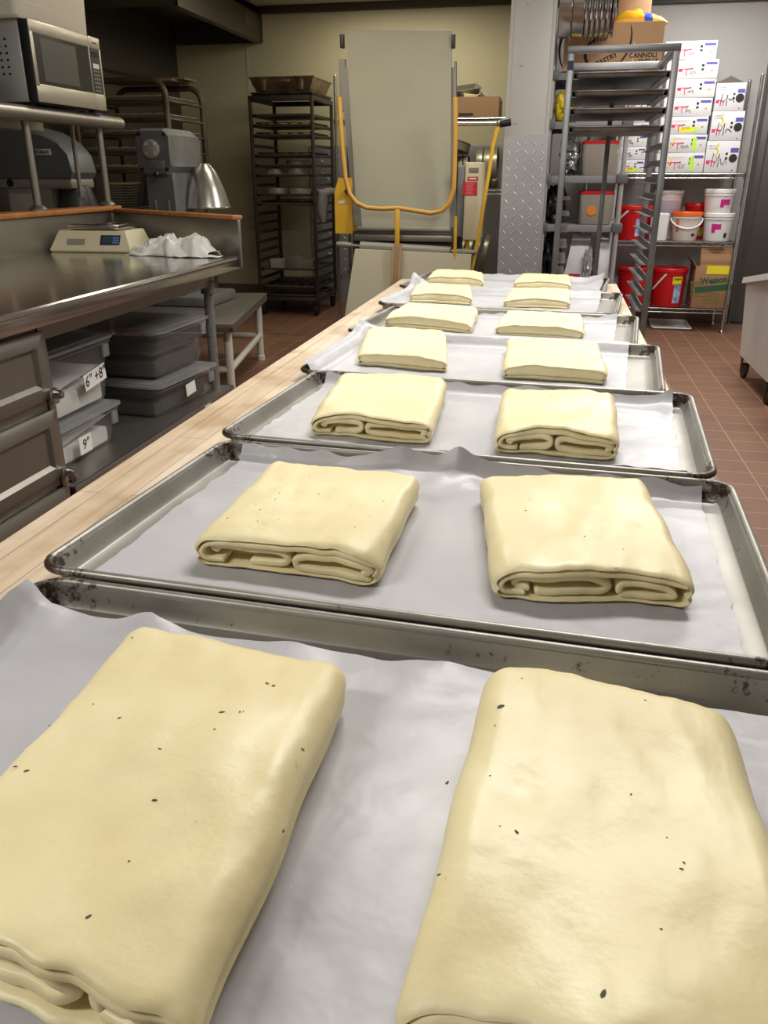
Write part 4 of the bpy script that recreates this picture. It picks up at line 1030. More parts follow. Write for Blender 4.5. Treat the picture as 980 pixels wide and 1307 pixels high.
for k, (x, y, a, dx, z0) in enumerate(((-2.52, 7.44, 28, .07, 0), (-2.34, 7.42, -22, .07, .0), (-2.235, 7.46, 12, .055, 0), (-2.43, 7.62, -8, .06, 0))):
    M = Matrix.Translation((x, y, TRZ[8] + .006)) @ Matrix.Rotation(R(a), 4, 'Z')
    b = MB().box(-dx, dx, -.045, .045, 0, .085 + .02 * (k % 2), .003, M=M).box(-dx - .001, dx + .001, -.012, .012, .03, .04, M=M)
    tag(b.build('card_box', GB, loc=(x, y, TRZ[8] + .006)), ['left grey block on the low tray of the dark rack', 'middle grey block on the low tray of the dark rack', 'right grey block on the low tray of the dark rack', 'rear grey block on the low tray of the dark rack'][k], 'box', 'grey blocks low in the dark rack')
# roasting pan on top
t = thing('roasting_pan', 'heavy roasting pan with drop handles on top of the dark bakery rack', 'roasting pan', (-2.36, 7.6, RH))
RPM = mat('browned aluminium', (150, 132, 106), .35, .75, var=(14, (112, 88, 62)), spots=(20, (60, 40, 26), .62))
o_ = pan_mesh(MB(), rw + .06, rd, .022); ob = o_.build('tray_base', ALU_DARK, t, local=True, sharp=60); ob.location = (0, 0, -.018)
b = MB(); lo, hi = (-2.60, -2.135, 7.36, 7.86), (-2.65, -2.085, 7.32, 7.90); z0, z1 = RH + .006, RH + .118
b.frustum(lo, hi, z0, z1, caps=(True, False)).frustum((lo[0] + .004, lo[1] - .004, lo[2] + .004, lo[3] - .004), (hi[0] + .004, hi[1] - .004, hi[2] + .004, hi[3] - .004), z0 + .004, z1, caps=(True, False))
b.tube([(hi[0], hi[2], z1), (hi[1], hi[2], z1), (hi[1], hi[3], z1), (hi[0], hi[3], z1)], .007, 8, closed=True)
b.build('pan_body', RPM, t)
b = MB()
for k, x in ((0, -2.37),):
    b.tube([(x - .055, 7.325, z1 - .03), (x - .055, 7.31, z1 - .055), (x + .055, 7.31, z1 - .055), (x + .055, 7.325, z1 - .03)], .006, 8).box(x - .075, x + .075, 7.325, 7.335, z1 - .04, z1 - .012, .003)
b.build('drop_handle', RPM, t)
for x in (-2.53, -2.20): MB().box(x - .022, x + .022, 7.325, 7.34, z0 + .012, z1 - .008, .004).build('strap', RPM, t)

# ================================================================ wire shelving with tins behind the sheeter
sy0, sy1 = 7.30, 7.74
LV = [aty(432, 351, sy0).z, aty(610, 243, sy0).z, aty(610, 151, sy0).z]
wire_unit('chrome wire shelving with tins behind the dough sheeter', -1.895, -.405, sy0, sy1, LV, aty(431, 97, sy0).z)
t = thing('cardboard_tray', 'open cardboard box heaped with loose tins, behind the sheeter', 'box', (-.80, 7.50, LV[2] + .006))
b = MB(); zz = LV[2] + .006; hh = aty(610, 123, sy0).z - zz
for a in ((-1.06, -.535, 7.31, 7.318), (-1.06, -.535, 7.70, 7.708), (-1.06, -1.052, 7.318, 7.70), (-.543, -.535, 7.318, 7.70)): b.box(*a, zz, zz + hh)
b.box(-1.06, -.535, 7.31, 7.70, zz, zz + .006); b.box(-.86, -.74, 7.3092, 7.31, zz + .012, zz + .035, 0, 1)
b.build('box_body', [CARD_DARK, mat('hand hole', (60, 46, 34), .9)], t)
MSC = [mat('grey loaf tin', (150, 146, 136), .35, .8), TIN, mat('pale cream tin', (206, 198, 160), .5, .1), TIN_DARK]
for k, (x, y, z, rx, ry, rz, w_, l_, h_, mi) in enumerate(((-.97, 7.40, .01, 16, 10, 12, .065, .075, .04, 0), (-.79, 7.63, .02, -8, -10, 80, .055, .12, .05, 3), (-.62, 7.44, .02, 18, 14, 24, .070, .09, .03, 1), (-.84, 7.47, .075, 8, 20, -60, .06, .13, .05, 0), (-.775, 7.375, .0, -12, 6, 8, .055, .055, .05, 2), (-.97, 7.6, .02, 0, -8, 20, .06, .09, .05, 0))):
    M = Matrix.Translation((x, y, zz + hh + z - .02)) @ Matrix.Rotation(R(rz), 4, 'Z') @ Matrix.Rotation(R(rx), 4, 'X') @ Matrix.Rotation(R(ry), 4, 'Y')
    b = MB().frustum((-w_ * .8, w_ * .8, -l_ * .85, l_ * .85), (-w_, w_, -l_, l_), -h_ / 2, h_ / 2, M=M, caps=(True, False)).frustum((-w_ * .75, w_ * .75, -l_ * .8, l_ * .8), (-w_ * .97, w_ * .97, -l_ * .97, l_ * .97), -h_ / 2 + .004, h_ / 2, M=M, caps=(True, False))
    b.tube([M @ Vector(p) for p in ((-w_, -l_, h_ / 2), (w_, -l_, h_ / 2), (w_, l_, h_ / 2), (-w_, l_, h_ / 2))], .004, 6, closed=True)
    tag(b.build('loaf_tin', MSC[mi], loc=(x, y, zz + hh + z)), ['grey loaf tin at the left of the cardboard box heap', 'dark loaf tin across the cardboard box heap', 'bright shallow tin at the right of the cardboard box heap', 'grey loaf tin standing highest in the cardboard box heap', 'cream tin at the front of the cardboard box heap', 'grey loaf tin at the rear of the cardboard box heap'][k], 'loaf tin', 'tins heaped in the cardboard box')
# round tins standing on edge in a row on the middle deck
dz = LV[1] + .007
def edge_tin(x, y, z, r, h, lean, label, group, m=TIN_DARK, turn=0.):
    M = Matrix.Translation((x, y, z)) @ Matrix.Rotation(R(turn), 4, 'Z') @ Matrix.Rotation(R(90 + lean), 4, 'Y')
    b = MB().lathe([(0, -h / 2), (r * .99, -h / 2), (r, -h / 2 + .004), (r, h / 2 - .004), (r + .004, h / 2), (r - .002, h / 2 - .002), (r - .005, -h / 2 + .006), (0, -h / 2 + .005)], n=34, M=M)
    return tag(b.build('round_tin', m, loc=(x, y, z)), label, 'cake tin', group)
RO = ['first', 'second', 'third', 'fourth', 'fifth', 'sixth', 'seventh', 'eighth', 'ninth']
for k in range(7):
    edge_tin(-1.06 + .046 * k, 7.44, dz + .135, .130, .040, -6, RO[k] + ' tin from the left standing on edge above the cream control housing', 'tins on edge on the middle deck')
for k in range(3):
    edge_tin(-.675 + .060 * k, 7.46, dz + .166, .158, .054, -2, ['left', 'middle', 'right'][k] + ' of the three biggest tins on edge beside the pillar', 'big tins on edge beside the pillar', mat('olive grey tin', (160, 156, 136), .34, .4))
M = Matrix.Translation((-.925, 7.42, dz + .30)) @ Matrix.Rotation(R(9), 4, 'Y') @ Matrix.Rotation(R(-8), 4, 'X'); r, h = .15, .07
b = MB().lathe([(0, 0), (r * .98, 0), (r, .004), (r, h - .004), (r + .005, h), (r - .003, h - .002), (r - .005, .006), (0, .005)], n=36, M=M)
tag(b.build('round_tin', TIN_DARK, loc=(-.925, 7.42, dz + .3)), 'deep round tin lying on top of the tins on edge', 'cake tin')
dz = LV[0] + .007
for k in range(5):
    edge_tin(-.90 + .072 * k, 7.50, dz + .175, .165, .04, 16 - 1.5 * k, RO[k] + ' from the left of the leaning tins on the bottom deck by the pillar', 'leaning tins on the bottom deck', TIN_DARK if k % 2 else mat('olive grey tin', (128, 124, 106)), turn=3)

# ================================================================ dough sheeter with its belt tables folded up
SH_Y = 6.0
t = thing('dough_sheeter', 'dough sheeter with upright canvas belt table and yellow guard bar', 'dough sheeter', (-1.15, 6.1, 0))
BELT = mat('grey beige canvas belt', (158, 155, 139), .75, var=(2, (150, 147, 131)), bump=(400, .05))
RAIL = mat('grey rail enamel', (110, 108, 102), .45, .3); DARKF = mat('dark sheeter frame', (58, 56, 52), .5, .3)
def panel(b, TL, TR, BR, BL, th, mi=0, nv=Vector((0, 1, 0))):
    vs = [TL, TR, BR, BL] + [p + nv * th for p in (TL, TR, BR, BL)]
    b.add(vs, [(0, 3, 2, 1), (4, 5, 6, 7), (0, 1, 5, 4), (1, 2, 6, 5), (2, 3, 7, 6), (3, 0, 4, 7)], mi); return b
yt, yb = 6.05, 5.80
TL, TR_ = aty(441, 43, yt), aty(576, 43, yt); BL, BR = aty(456, 291, yb), aty(575, 293, yb)
b = panel(MB(), TL, TR_, BR, BL, .045); b.tube([TL + Vector((0, .022, 0)), TR_ + Vector((0, .022, 0))], .024, 14); b.tube([BL + Vector((0, .022, 0)), BR + Vector((0, .022, 0))], .024, 14)
b.build('canvas_belt', BELT, t)
# side rails
def strip(pts_uvy, th, name, m): 
    P = [aty(u, v, y) for u, v, y in pts_uvy]; b = MB(); panel(b, P[0], P[1], P[2], P[3], th); return b.build(name, m, t)
strip([(434, 86, 6.03), (446, 86, 6.03), (462, 288, 5.80), (452, 288, 5.80)], .06, 'side_rail', RAIL)
strip([(571, 86, 6.03), (580, 86, 6.03), (583, 290, 5.80), (574, 290, 5.80)], .06, 'side_rail', RAIL)
strip([(432, 75, 6.04), (440, 75, 6.04), (441, 142, 5.97), (434, 142, 5.97)], .05, 'end_plate', RAIL)
strip([(579, 78, 6.04), (582, 78, 6.04), (582, 125, 5.97), (579, 125, 5.97)], .05, 'end_plate', RAIL)
b = MB()
for u in (437.5, 579): p = aty(u, 51, 6.06); b.box(p.x - .012, p.x + .012, 6.02, 6.07, p.z - .05, p.z + .03, .004)
b.build('belt_bracket', DARKF, t)
# yellow U guard bar
yy = 5.70
pts = [(433, 124), (435, 160), (438, 200), (441, 228), (446, 247), (455, 259), (468, 265), (488, 266.5), (508, 265.5), (530, 269), (550, 272), (564, 269), (574, 258), (579, 240), (580, 215), (581, 170), (581, 124)]
b = MB().tube([aty(u, v, yy) for u, v in pts], .0155, 12); b.build('guard_bar', mat('worn guard yellow', (206, 158, 74), .4), t)
pa, pb = aty(508, 267, yy), aty(509, 313, yy - .03)
MB().box(pa.x - .016, pa.x + .016, yy - .035, yy - .02, pb.z, pa.z, .004).build('guard_stem', YELLOW, t)
# rails and roller under the belt
zr0, zr1 = aty(510, 308, 5.76).z, aty(510, 300, 5.76).z
xl, xr = aty(452, 300, 5.76).x, aty(577, 300, 5.76).x
MB().box(xl, xr, 5.75, 5.78, zr0, zr1, .003).build('cross_rail', STEEL_DULL, t)
MB().box(xl - .02, xr + .02, 5.79, 6.25, zr0 - .10, zr1 + .02, .01).build('gear_bed', DARKF, t)
pl, pr_ = aty(460, 314, 5.66), aty(575, 321, 5.66)
e0, e1 = aty(430, 311.5, 5.66), aty(608, 322, 5.66)
b = MB().tube([pl, pr_], .031, 20); b.bar(e0.lerp(pl, .6), pl, .009).bar(pr_, e1.lerp(pr_, .4), .009)
b.tube([e0, e0.lerp(pl, .3), e0.lerp(pl, .62)], [.016, .021, .017], 12).tube([e1.lerp(pr_, .95), e1.lerp(pr_, .5), e1], [.015, .022, .012], 12)
b.build('catch_roller', mat('grey roller', (140, 138, 130), .5, .2), t)
# lower belt table hanging down in front
P = [aty(453, 318, 5.60), aty(601, 325, 5.60)]; z_low = .30
b = MB(); panel(b, P[0], P[1], Vector((P[1].x + .0, 5.52, z_low)), Vector((P[0].x - .06, 5.52, z_low)), .04); b.build('lower_belt_table', mat('pale board', (188, 182, 160), .6), t)
ws = wood_material('pale slat wood', (190, 160, 124), (176, 146, 110))
q0, q1 = aty(507, 311, 5.56), aty(503, 365, 5.50)
b = MB()
for s in (-1, 1): panel(b, Vector((q0.x + s * .022 - .008, 5.55, q0.z)), Vector((q0.x + s * .022 + .008, 5.55, q0.z)), Vector((q1.x + s * .026 + .009, 5.47, q1.z - .3)), Vector((q1.x + s * .026 - .009, 5.47, q1.z - .3)), .03)
panel(b, Vector((q0.x - .02, 5.565, q0.z)), Vector((q0.x + .02, 5.565, q0.z)), Vector((q1.x + .024, 5.485, q1.z - .3)), Vector((q1.x - .024, 5.485, q1.z - .3)), .015)
b.build('wooden_slide', ws, t)
# left motor cover
a0, a1 = aty(428, 298, 5.85), aty(449, 227, 5.85)
b = MB(); b.prism([(a0.x, a0.z), (a1.x, a0.z), (a1.x, a1.z), (a0.x + .03, a1.z), (a0.x, a1.z - .09)], 'Y', 5.85, 6.15); mc = b.build('motor_cover', YELLOW, t, sharp=20)
kx = aty(444.5, 244, 5.84); MB().lathe([(0, -.03), (.020, -.028), (.022, 0)], o=kx, n=16, axis='Y').build('knob', BLACK, mc)
kx = aty(436, 258, 5.85); MB().box(kx.x - .022, kx.x + .022, 5.847, 5.85, kx.z - .01, kx.z + .01).build('sticker', PAPER_W, mc)
kx = aty(422, 245, 5.9); MB().tube([kx + Vector((.06, 0, 0)), kx, kx + Vector((-.05, 0, -.01)), kx + Vector((-.07, 0, -.12)), kx + Vector((-.06, 0, -.2))], [.02, .03, .045, .04, .02], 12).build('crank_cover', mat('grey cover', (96, 94, 90), .6), t)
# right control housing
c0, c1 = aty(590, 307, 5.75), aty(616, 207, 5.75)
MB().box(c0.x, c1.x, 5.75, 6.12, c0.z, c1.z, .012).build('control_housing', CREAM, t)
MB().box(c0.x - .05, c0.x, 5.78, 6.12, c0.z + .02, c1.z - .02, .01).build('housing_side', mat('blue grey side', (128, 134, 138), .4, .3), t)
RL = mat('red label', (186, 32, 40), .5)
c = aty(603.5, 228, 5.749); MB().box(c.x - .034, c.x + .034, 5.747, 5.7498, c.z - .012, c.z + .012).build('red_label', RL, t)
lb_ = MB().box(c.x - .024, c.x + .024, 5.7455, 5.747, c.z - .004, c.z + .005).build('label_text', PAPER_W, t)
c = aty(600, 240.5, 5.749); MB().box(c.x - .05, c.x + .046, 5.747, 5.7498, c.z - .042, c.z + .040).build('warning_label', RL, t)
b = MB()
for k in range(7): b.box(c.x - .03 + .004 * (k % 2), c.x + .03 - .008 * (k % 3), 5.7462, 5.747, c.z + .026 - .010 * k, c.z + .0285 - .010 * k)
b.build('warning_text', mat('pale red text', (226, 150, 150), .6), t)
c = aty(604.5, 217.5, 5.749); b = MB()
for k in range(3): b.lathe([(0, -.002), (.009, -.002), (.009, 0)], o=(c.x - .02 + .02 * k, 5.749, c.z), n=12, axis='Y')
b.box(c.x - .032, c.x + .032, 5.7485, 5.7495, c.z - .016, c.z + .016); b.build('maker_plate', mat('maker plate', (120, 116, 104), .5), t)
# yellow lever with black grip and a short rod
pts = [(640, 157), (634, 166), (629, 185), (624, 220), (617, 262), (610, 305), (602, 345)]
MB().tube([aty(u, v, 5.68) for u, v in pts], .0125, 10).build('lever', YELLOW, t)
g0, g1 = aty(638, 158, 5.68), aty(648, 156, 5.68); MB().bar(g0, g1 + Vector((.02, 0, 0)), .022, 14).build('lever_grip', BLACK, t)
MB().box(g0.x - .02, g0.x + .002, 5.66, 5.70, g0.z - .012, g0.z + .02, .005).build('lever_joint', STEEL, t)
MB().bar(aty(581.5, 276, 5.62), aty(580, 340, 5.60), .011, 10).build('short_rod', YELLOW, t)
MB().bar(aty(597, 306, 5.8), aty(593, 345, 5.8), .014, 10).build('short_rod', YELLOW, t)
# stand on casters
b = MB()
for x in (xl + .03, xr - .03): b.box(x - .03, x + .03, 5.86, 6.2, .60, zr0 - .08, .006).box(x - .03, x + .03, 5.72, 6.36, .11, .15, .006).box(x - .025, x + .025, 5.98, 6.08, .15, .62, .006)
b.box(xl + .03, xr - .03, 6.0, 6.05, .3, .36, .005); b.build('stand', RAIL, t)
for x in (xl + .03, xr - .03):
    for y in (5.76, 6.3): caster(t, x, y, .045, h=.112)
HBZ = aty(745, 50, 6.0).z + .237
# ================================================================ stack of steel pans hung on the pillar
t = thing('hook_bar', 'steel hook bar on the pillar carrying the hanging pans', 'hook', (-.10, 6.10, 2.30))
MB().bar((-.10, 6.10, HBZ), (.27, 6.10, HBZ), .012, 12).box(-.104, -.096, 6.06, 6.14, HBZ - .04, HBZ + .04, .003).build('bar', STEEL, t)
MB().tube([(.27, 6.10, HBZ), (.285, 6.10, HBZ), (.285, 6.10, HBZ + .03)], .012, 10).build('hook_tip', STEEL, t)
SPM = mat('polished steel pan', (205, 205, 205), .16, 1.)
zc = HBZ
def hung_pan(x, w_, r, label, nm):
    b = MB().lathe([(.016, 0), (r * .86, 0), (r * .9, .004), (r * .93, w_ - .008), (r, w_ - .006), (r, w_), (r * .92, w_ - .001), (r * .88, .006), (.016, .003)], o=(x, 6.10, zc - .012), n=48, axis='X')
    tag(b.build(nm, SPM, loc=(x, 6.10, zc - .012)), label, 'pan', 'steel pans hung on the pillar')
xs = -.092
for k, (w_, r) in enumerate(((.082, .225), (.074, .222), (.030, .224), (.030, .224), (.030, .224), (.032, .224), (.029, .224), (.026, .212))):
    hung_pan(xs, w_, r, RO[k] + ' polished pan from the pillar on the hook bar', 'hung_pan'); xs += w_ + .0015

# ================================================================ polymer shelving with tubs between pillar and wire shelves
ux0, ux1, uy0, uy1 = -.105, .425, 6.38, 7.06
GPOST = mat('grey polymer', (128, 128, 130), .5); GBLOCK = mat('dark grey polymer', (92, 92, 94), .5)
UL = [aty(795, v, uy0).z for v in (366, 290, 227)] + [aty(715, v, uy0).z for v in (158, 95)]
t = thing('polymer_shelving', 'narrow grey polymer shelving beside the pillar, holding tubs and bags', 'shelving', ((ux0 + ux1) / 2, (uy0 + uy1) / 2, 0))
for x in (ux0, ux1):
    for y in (uy0, uy1):
        b = MB().bar((x, y, 0), (x, y, UL[4] + (.18 if x < 0 and y == uy0 else .028)), .017, 12)
        b.build('post', mat('pale grey post', (176, 176, 176), .35, .4), t)
        for z in UL: MB().box(x - .036, x + .036, y - .036, y + .036, z - .036, z + .026, .006).build('corner_block', GBLOCK, t)
for z in UL:
    b = MB().box(ux0, ux1, uy0 - .012, uy0 + .014, z - .035, z + .014, .004).box(ux0, ux1, uy1 - .014, uy1 + .012, z - .035, z + .014, .004)
    for x in (ux0, ux1): b.box(x - .012, x + .012, uy0, uy1, z - .035, z + .014, .004)
    for k in range(11): b.box(ux0, ux1, uy0 + .03 + .06 * k, uy0 + .065 + .06 * k, z, z + .012, .002)
    b.build('slatted_deck', GPOST, t)
def bin_box(x0, x1, y0, y1, z0, z1, body, lid, label, nm='lidded_bin', cat='bin', group=None, disc=None):
    t = thing(nm, label, cat, ((x0 + x1) / 2, (y0 + y1) / 2, z0), 0, group); k = .9; cx, cy, w, d = (x0 + x1) / 2, (y0 + y1) / 2, (x1 - x0) / 2, (y1 - y0) / 2; secs = []
    for s, z in ((k, z0), (k + .02, z0 + .01), (.985, z1 - .02)): secs.append([(cx + p[0], cy + p[1], z) for p in rrect(-w * s, w * s, -d * s, d * s, .03, 4)])
    n = len(secs[0]); b = MB().add([p for q in secs for p in q], [(a * n + i, a * n + (i + 1) % n, (a + 1) * n + (i + 1) % n, (a + 1) * n + i) for a in range(2) for i in range(n)] + [tuple(range(n))[::-1], tuple(range(2 * n, 3 * n))])
    b.build('bin_body', body, t)
    b = MB().prism([(cx + p[0], cy + p[1]) for p in rrect(-w, w, -d, d, .03, 4)], 'Z', z1 - .022, z1 - .006).prism([(cx + p[0], cy + p[1]) for p in rrect(-w * .9, w * .9, -d * .9, d * .9, .03, 4)], 'Z', z1 - .006, z1)
    b.build('lid', lid, t)
    if disc:
        b = MB().lathe([(0, -.002), (.034, -.002), (.034, .001)], o=(cx - .03, y0 + d * .065 - .006, z0 + (z1 - z0) * .42), n=22, axis='Y'); b.build('round_sticker', disc, t)
    return t
FROST = mat('frosted grey bin', (150, 142, 132), .45)
z = UL[2] + .015; p0, p1 = aty(742, 200, 6.400), aty(789, 200, 6.400)
bin_box(p0.x, p1.x, 6.410, 6.830, z, aty(765, 179, 6.410).z, FROST, RED_PL, 'frosted bin with red lid on the tier level with the white cartons')
z = UL[1] + .015
bin_box(p0.x + .01, p1.x + .005, 6.410, 6.830, z, aty(765, 244, 6.410).z, FROST, RED_PL, 'frosted bin with red lid and round orange sticker', disc=mat('orange sticker', (222, 130, 34), .5))
# foil bundle
b = MB(); zf = UL[2] + .015
def blob(b, c, rx, ry, rz, seed, amp, mi=0, nu=36, nv=22, fr=3.):
    def fn(u, v):
        a, e = 2 * math.pi * u, math.pi * (v - .5); d = Vector((math.cos(a) * math.cos(e), math.sin(a) * math.cos(e), math.sin(e)))
        k = 1 + amp * nz(d.x * fr + seed, d.y * fr, d.z * fr) + amp * .5 * nz(d.x * fr * 2.5, d.y * fr * 2.5 + seed, d.z * fr * 2.5)
        k *= (1 / max(abs(d.x), abs(d.y), abs(d.z))) ** .45
        return (c[0] + d.x * rx * k, c[1] + d.y * ry * k, max(c[2] - rz, c[2] + d.z * rz * k))
    return b.grid(fn, nu, nv, mi, closeu=True)
pc = aty(729, 201, 6.530); blob(b, (pc.x - .012, 6.570, zf + .125), .062, .13, .124, 2., .5, fr=5.)
tag(b.build('foil_bundle', mat('crumpled clear film', (196, 196, 198), .12, .8), loc=(pc.x, 6.570, zf), sharp=20), 'crumpled shiny film bundle left of the upper red-lidded bin', 'bundle')
b = MB(); z = UL[2] + .015; pc = aty(796, 205, 6.780); hz = aty(796, 190, 6.830).z
b.lathe([(0, z), (.05, z), (.055, z + .01), (.06, hz - .03), (.064, hz - .028), (.064, hz), (0, hz + .001)], o=(.352, 6.980, 0), n=24)
tag(b.build('white_tub', WHITE_PL, loc=(.35, 6.980, z)), 'small white tub right of the upper red-lidded bin', 'tub')
# dark bags and white sacks
DKB = mat('black bag film', (36, 35, 36), .35)
b = MB(); blob(b, (-.02, 6.610, UL[1] + .015 + .13), .070, .16, .128, 5., .3); tag(b.build('dark_bag', DKB, loc=(-.02, 6.610, UL[1] + .015)), 'dark bag left of the bin with orange sticker', 'bag')
b = MB(); blob(b, (-.02, 6.650, UL[0] + .015 + .17), .068, .2, .168, 8., .3); tag(b.build('dark_bag', DKB, loc=(-.02, 6.650, UL[0] + .015)), 'black bag on the lowest tier beside the white sack', 'bag')
SACK = mat('white paper sack', (206, 206, 208), .6, bump=(14, .25))
def sack(x0, x1, y0, y1, z0, z1, label, red=True, lean=.0, seed=1.):
    def fn(u, v):
        a = 2 * math.pi * u; w, d = (x1 - x0) / 2, (y1 - y0) / 2
        c, s = math.cos(a), math.sin(a); k = (1 / max(abs(c), abs(s))) ** .8
        pinch = 1 - .12 * v ** 3; sh = 1 + .05 * nz(a * 1.5, v * 4, seed)
        return ((x0 + x1) / 2 + c * w * k * sh * (1 - .12 * v) + lean * v, (y0 + y1) / 2 + s * d * k * sh * (1 - .75 * v ** 4) * pinch, z0 + (z1 - z0) * v + .01 * nz(a * 2, 5, seed) * v)
    t = thing('paper_sack', label, 'sack', ((x0 + x1) / 2, (y0 + y1) / 2, z0))
    b = MB().grid(fn, 40, 16, closeu=True); b.f.append(list(range(40))[::-1]); b.m.append(0); b.f.append(list(range(40 * 15, 40 * 16))); b.m.append(0)
    b.build('sack_body', SACK, t, sharp=50)
    if red: 
        xm = (x0 + x1) / 2; MB().box(xm - .03, xm + .05, y0 - .014, y0 - .006, z0 + .03, z0 + .065).build('red_print', RL, t)
    return t
z = UL[0] + .015
sack(.065, .225, 6.430, 6.730, z, aty(745, 300, 6.430).z, 'white paper sack with red print on the lowest tier by the pillar', lean=.045)
sack(.285, .405, 6.430, 6.780, z, aty(775, 306, 6.430).z, 'pale paper sack at the right of the lowest tier', red=False, seed=4.)
b = MB(); blob(b, (.245, 6.420, z + .12), .028, .05, .118, 3., .5, fr=6.); tag(b.build('film_wrap', mat('clear film', (205, 206, 208), .15, .2, alpha=.6), loc=(.25, 6.430, z)), 'twist of clear film between the two pale sacks', 'film')
b = MB(); z = UL[3] + .015
sk = mat('yellow bag print', (222, 196, 40), .45)
blob(b, (-.01, 6.590, z + .10), .075, .17, .098, 4., .18); tag(b.build('yellow_bag', sk, loc=(-.01, 6.590, z)), 'yellow bag lying behind the empty pans of the open rack', 'bag')
b = MB().box(.12, .40, 6.450, 6.830, z, z + .10, .004); tag(b.build('dark_carton', mat('dark carton', (84, 82, 78), .6), loc=(.26, 6.630, z)), 'dark carton on the tier behind the open rack pans', 'carton')
# large carton with printed words
p0, p1 = aty(716, 60, 6.330), aty(846, 60, 6.330); z0 = UL[4] + .015; z1 = aty(846, 26, 6.330).z
t = thing('shell_carton', 'big brown carton of cannoli shells on top of the polymer shelving', 'carton', ((p0.x + p1.x) / 2, 6.580, z0)); YC = 6.345
b = MB().box(p0.x + .02, p1.x, YC, 6.830, z0, z1, .003).box(p0.x + .02, p1.x, 6.565, 6.615, z1, z1 + .001); b.build('carton_body', CARD, t)
c = aty(826, 70.5, YC); text('lettering', 'CANNOLI', .040, facing_front((c.x - .028, YC - .001, c.z)), INK, t, bold=.0012)
c = aty(826, 78.5, YC); text('lettering', 'SHELLS', .040, facing_front((c.x + .005, YC - .001, c.z)), INK, t, bold=.0012)
c = aty(770, 76, YC); text('lettering', 'PASTRY', .042, facing_front((c.x + .02, YC - .001, c.z), R(24)), INK, t, bold=.0012)
b = MB(); c = aty(758, 62, YC)
def arcband(cx, cz, r0, r1, a0, a1, n=18):
    vs = []; 
    for i in range(n + 1):
        a = R(a0 + (a1 - a0) * i / n); w_ = math.sin(math.pi * i / n) ** .5 + .1
        rm, rw_ = (r0 + r1) / 2, (r1 - r0) / 2 * w_
        vs += [(cx + (rm - rw_) * math.cos(a), YC - .0012, cz + (rm - rw_) * math.sin(a)), (cx + (rm + rw_) * math.cos(a), YC - .0012, cz + (rm + rw_) * math.sin(a))]
    b.add(vs, [(2 * i, 2 * i + 1, 2 * i + 3, 2 * i + 2) for i in range(n)])
arcband(c.x + .03, c.z - .03, .075, .095, 100, 250); arcband(c.x - .02, c.z + .0, .20, .215, 120, 215); arcband(c.x + .02, c.z + .06, .21, .222, -60, 20)
for k in range(5):
    x = c.x - .03 + .022 * k; b.box(x, x + .010, YC - .0014, YC - .0006, c.z + .028 + .004 * k, c.z + .075)
b.build('printed_emblem', INK, t)
c = aty(809, 75, YC); MB().box(c.x - .012, c.x - .004, YC - .001, YC, z0, c.z + .10).build('tape_edge', mat('pale tape', (206, 190, 160), .5), t)
# yellow snack bag on the carton, and a small carton behind it
t = thing('snack_bag', 'yellow and blue snack bag lying on the cannoli carton', 'bag', (.47, 6.560, z1)); b = MB()
q0, q1 = aty(783, 20, 6.480), aty(853, 20, 6.480)
def pillow(u, v):
    U, V = 2 * u - 1, 2 * v - 1; e = max(0, (1 - abs(U) ** 2.6) * (1 - abs(V) ** 2.2)) ** .55
    return ((q0.x + q1.x) / 2 + U * (q1.x - q0.x) / 2, 6.560 + V * .12, z1 + .004 + .075 * e * (1 + .25 * nz(U * 3, V * 2, 2)) * (1.15 - .35 * U))
b.grid(pillow, 40, 20); 
YB = mat('bag yellow film', (240, 180, 40), .3); BB = mat('bag blue film', (40, 74, 176), .3); WB = mat('bag white film', (226, 226, 226), .3)
k = len(b.f)
for i in range(k):
    col_ = (i % 39) / 38; row = (i // 39) / 18
    b.m[i] = 1 if .52 < col_ + .1 * (row - .5) < .68 else (2 if row > .62 and col_ < .9 else 0)
b.build('bag_film', [YB, BB, WB], t, thick=.001)
c = ((q0.x + q1.x) / 2, 6.460, z1 + .02)
b = MB().box(.30, .52, 6.690, 6.820, z1 + .0015, 2.56, .003); tag(b.build('small_carton', CARD, loc=(.4, 6.750, z1)), 'small carton behind the snack bag', 'carton')

# ================================================================ open aluminium pan rack
kx0, kx1, ky0, ky1, KH = -.010, .500, 4.50, 5.14, 1.772
t = thing('open_pan_rack', 'empty-sided aluminium pan rack with four pans near its top', 'rack', (.245, 4.82, 0))
for x in (kx0 + .014, kx1 - .014):
    for y in (ky0, ky1): MB().box(x - .0155, x + .0155, y - .0125, y + .0125, .12, KH, .003).build('post', RACK, t)
b = MB()
b.box(kx0 - .004, kx1 + .004, ky0 - .016, ky0 + .016, KH - .030, KH + .002, .003).box(kx0, kx1, ky1 - .016, ky1 + .016, KH - .036, KH, .003)
for x in (kx0 + .014, kx1 - .014): b.box(x - .015, x + .015, ky0, ky1, KH - .03, KH, .003)
b.build('top_frame', RACK, t)
b = MB().box(kx0, kx1, ky1 - .012, ky1 + .012, .12, .16, .003).box(kx0, kx1, ky0 - .012, ky0 + .012, .12, .16, .003)
for x in (kx0 + .014, kx1 - .014): b.box(x - .015, x + .015, ky0, ky1, .12, .155, .003)
b.build('base_frame', RACK, t)
MB().box(.232, .258, ky1 - .008, ky1 + .008, .16, KH - .05, .003).build('rear_stop', RACK, t)
MB().box(kx0 + .0, kx0 + .028, ky0 - .0135, ky0 - .0125, KH - .10, KH - .06).build('blue_sticker', mat('navy sticker', (40, 52, 90), .5), t)
ZT = aty(800, 100, ky0).z; NZ = [ZT - .0778 * k for k in range(15)]
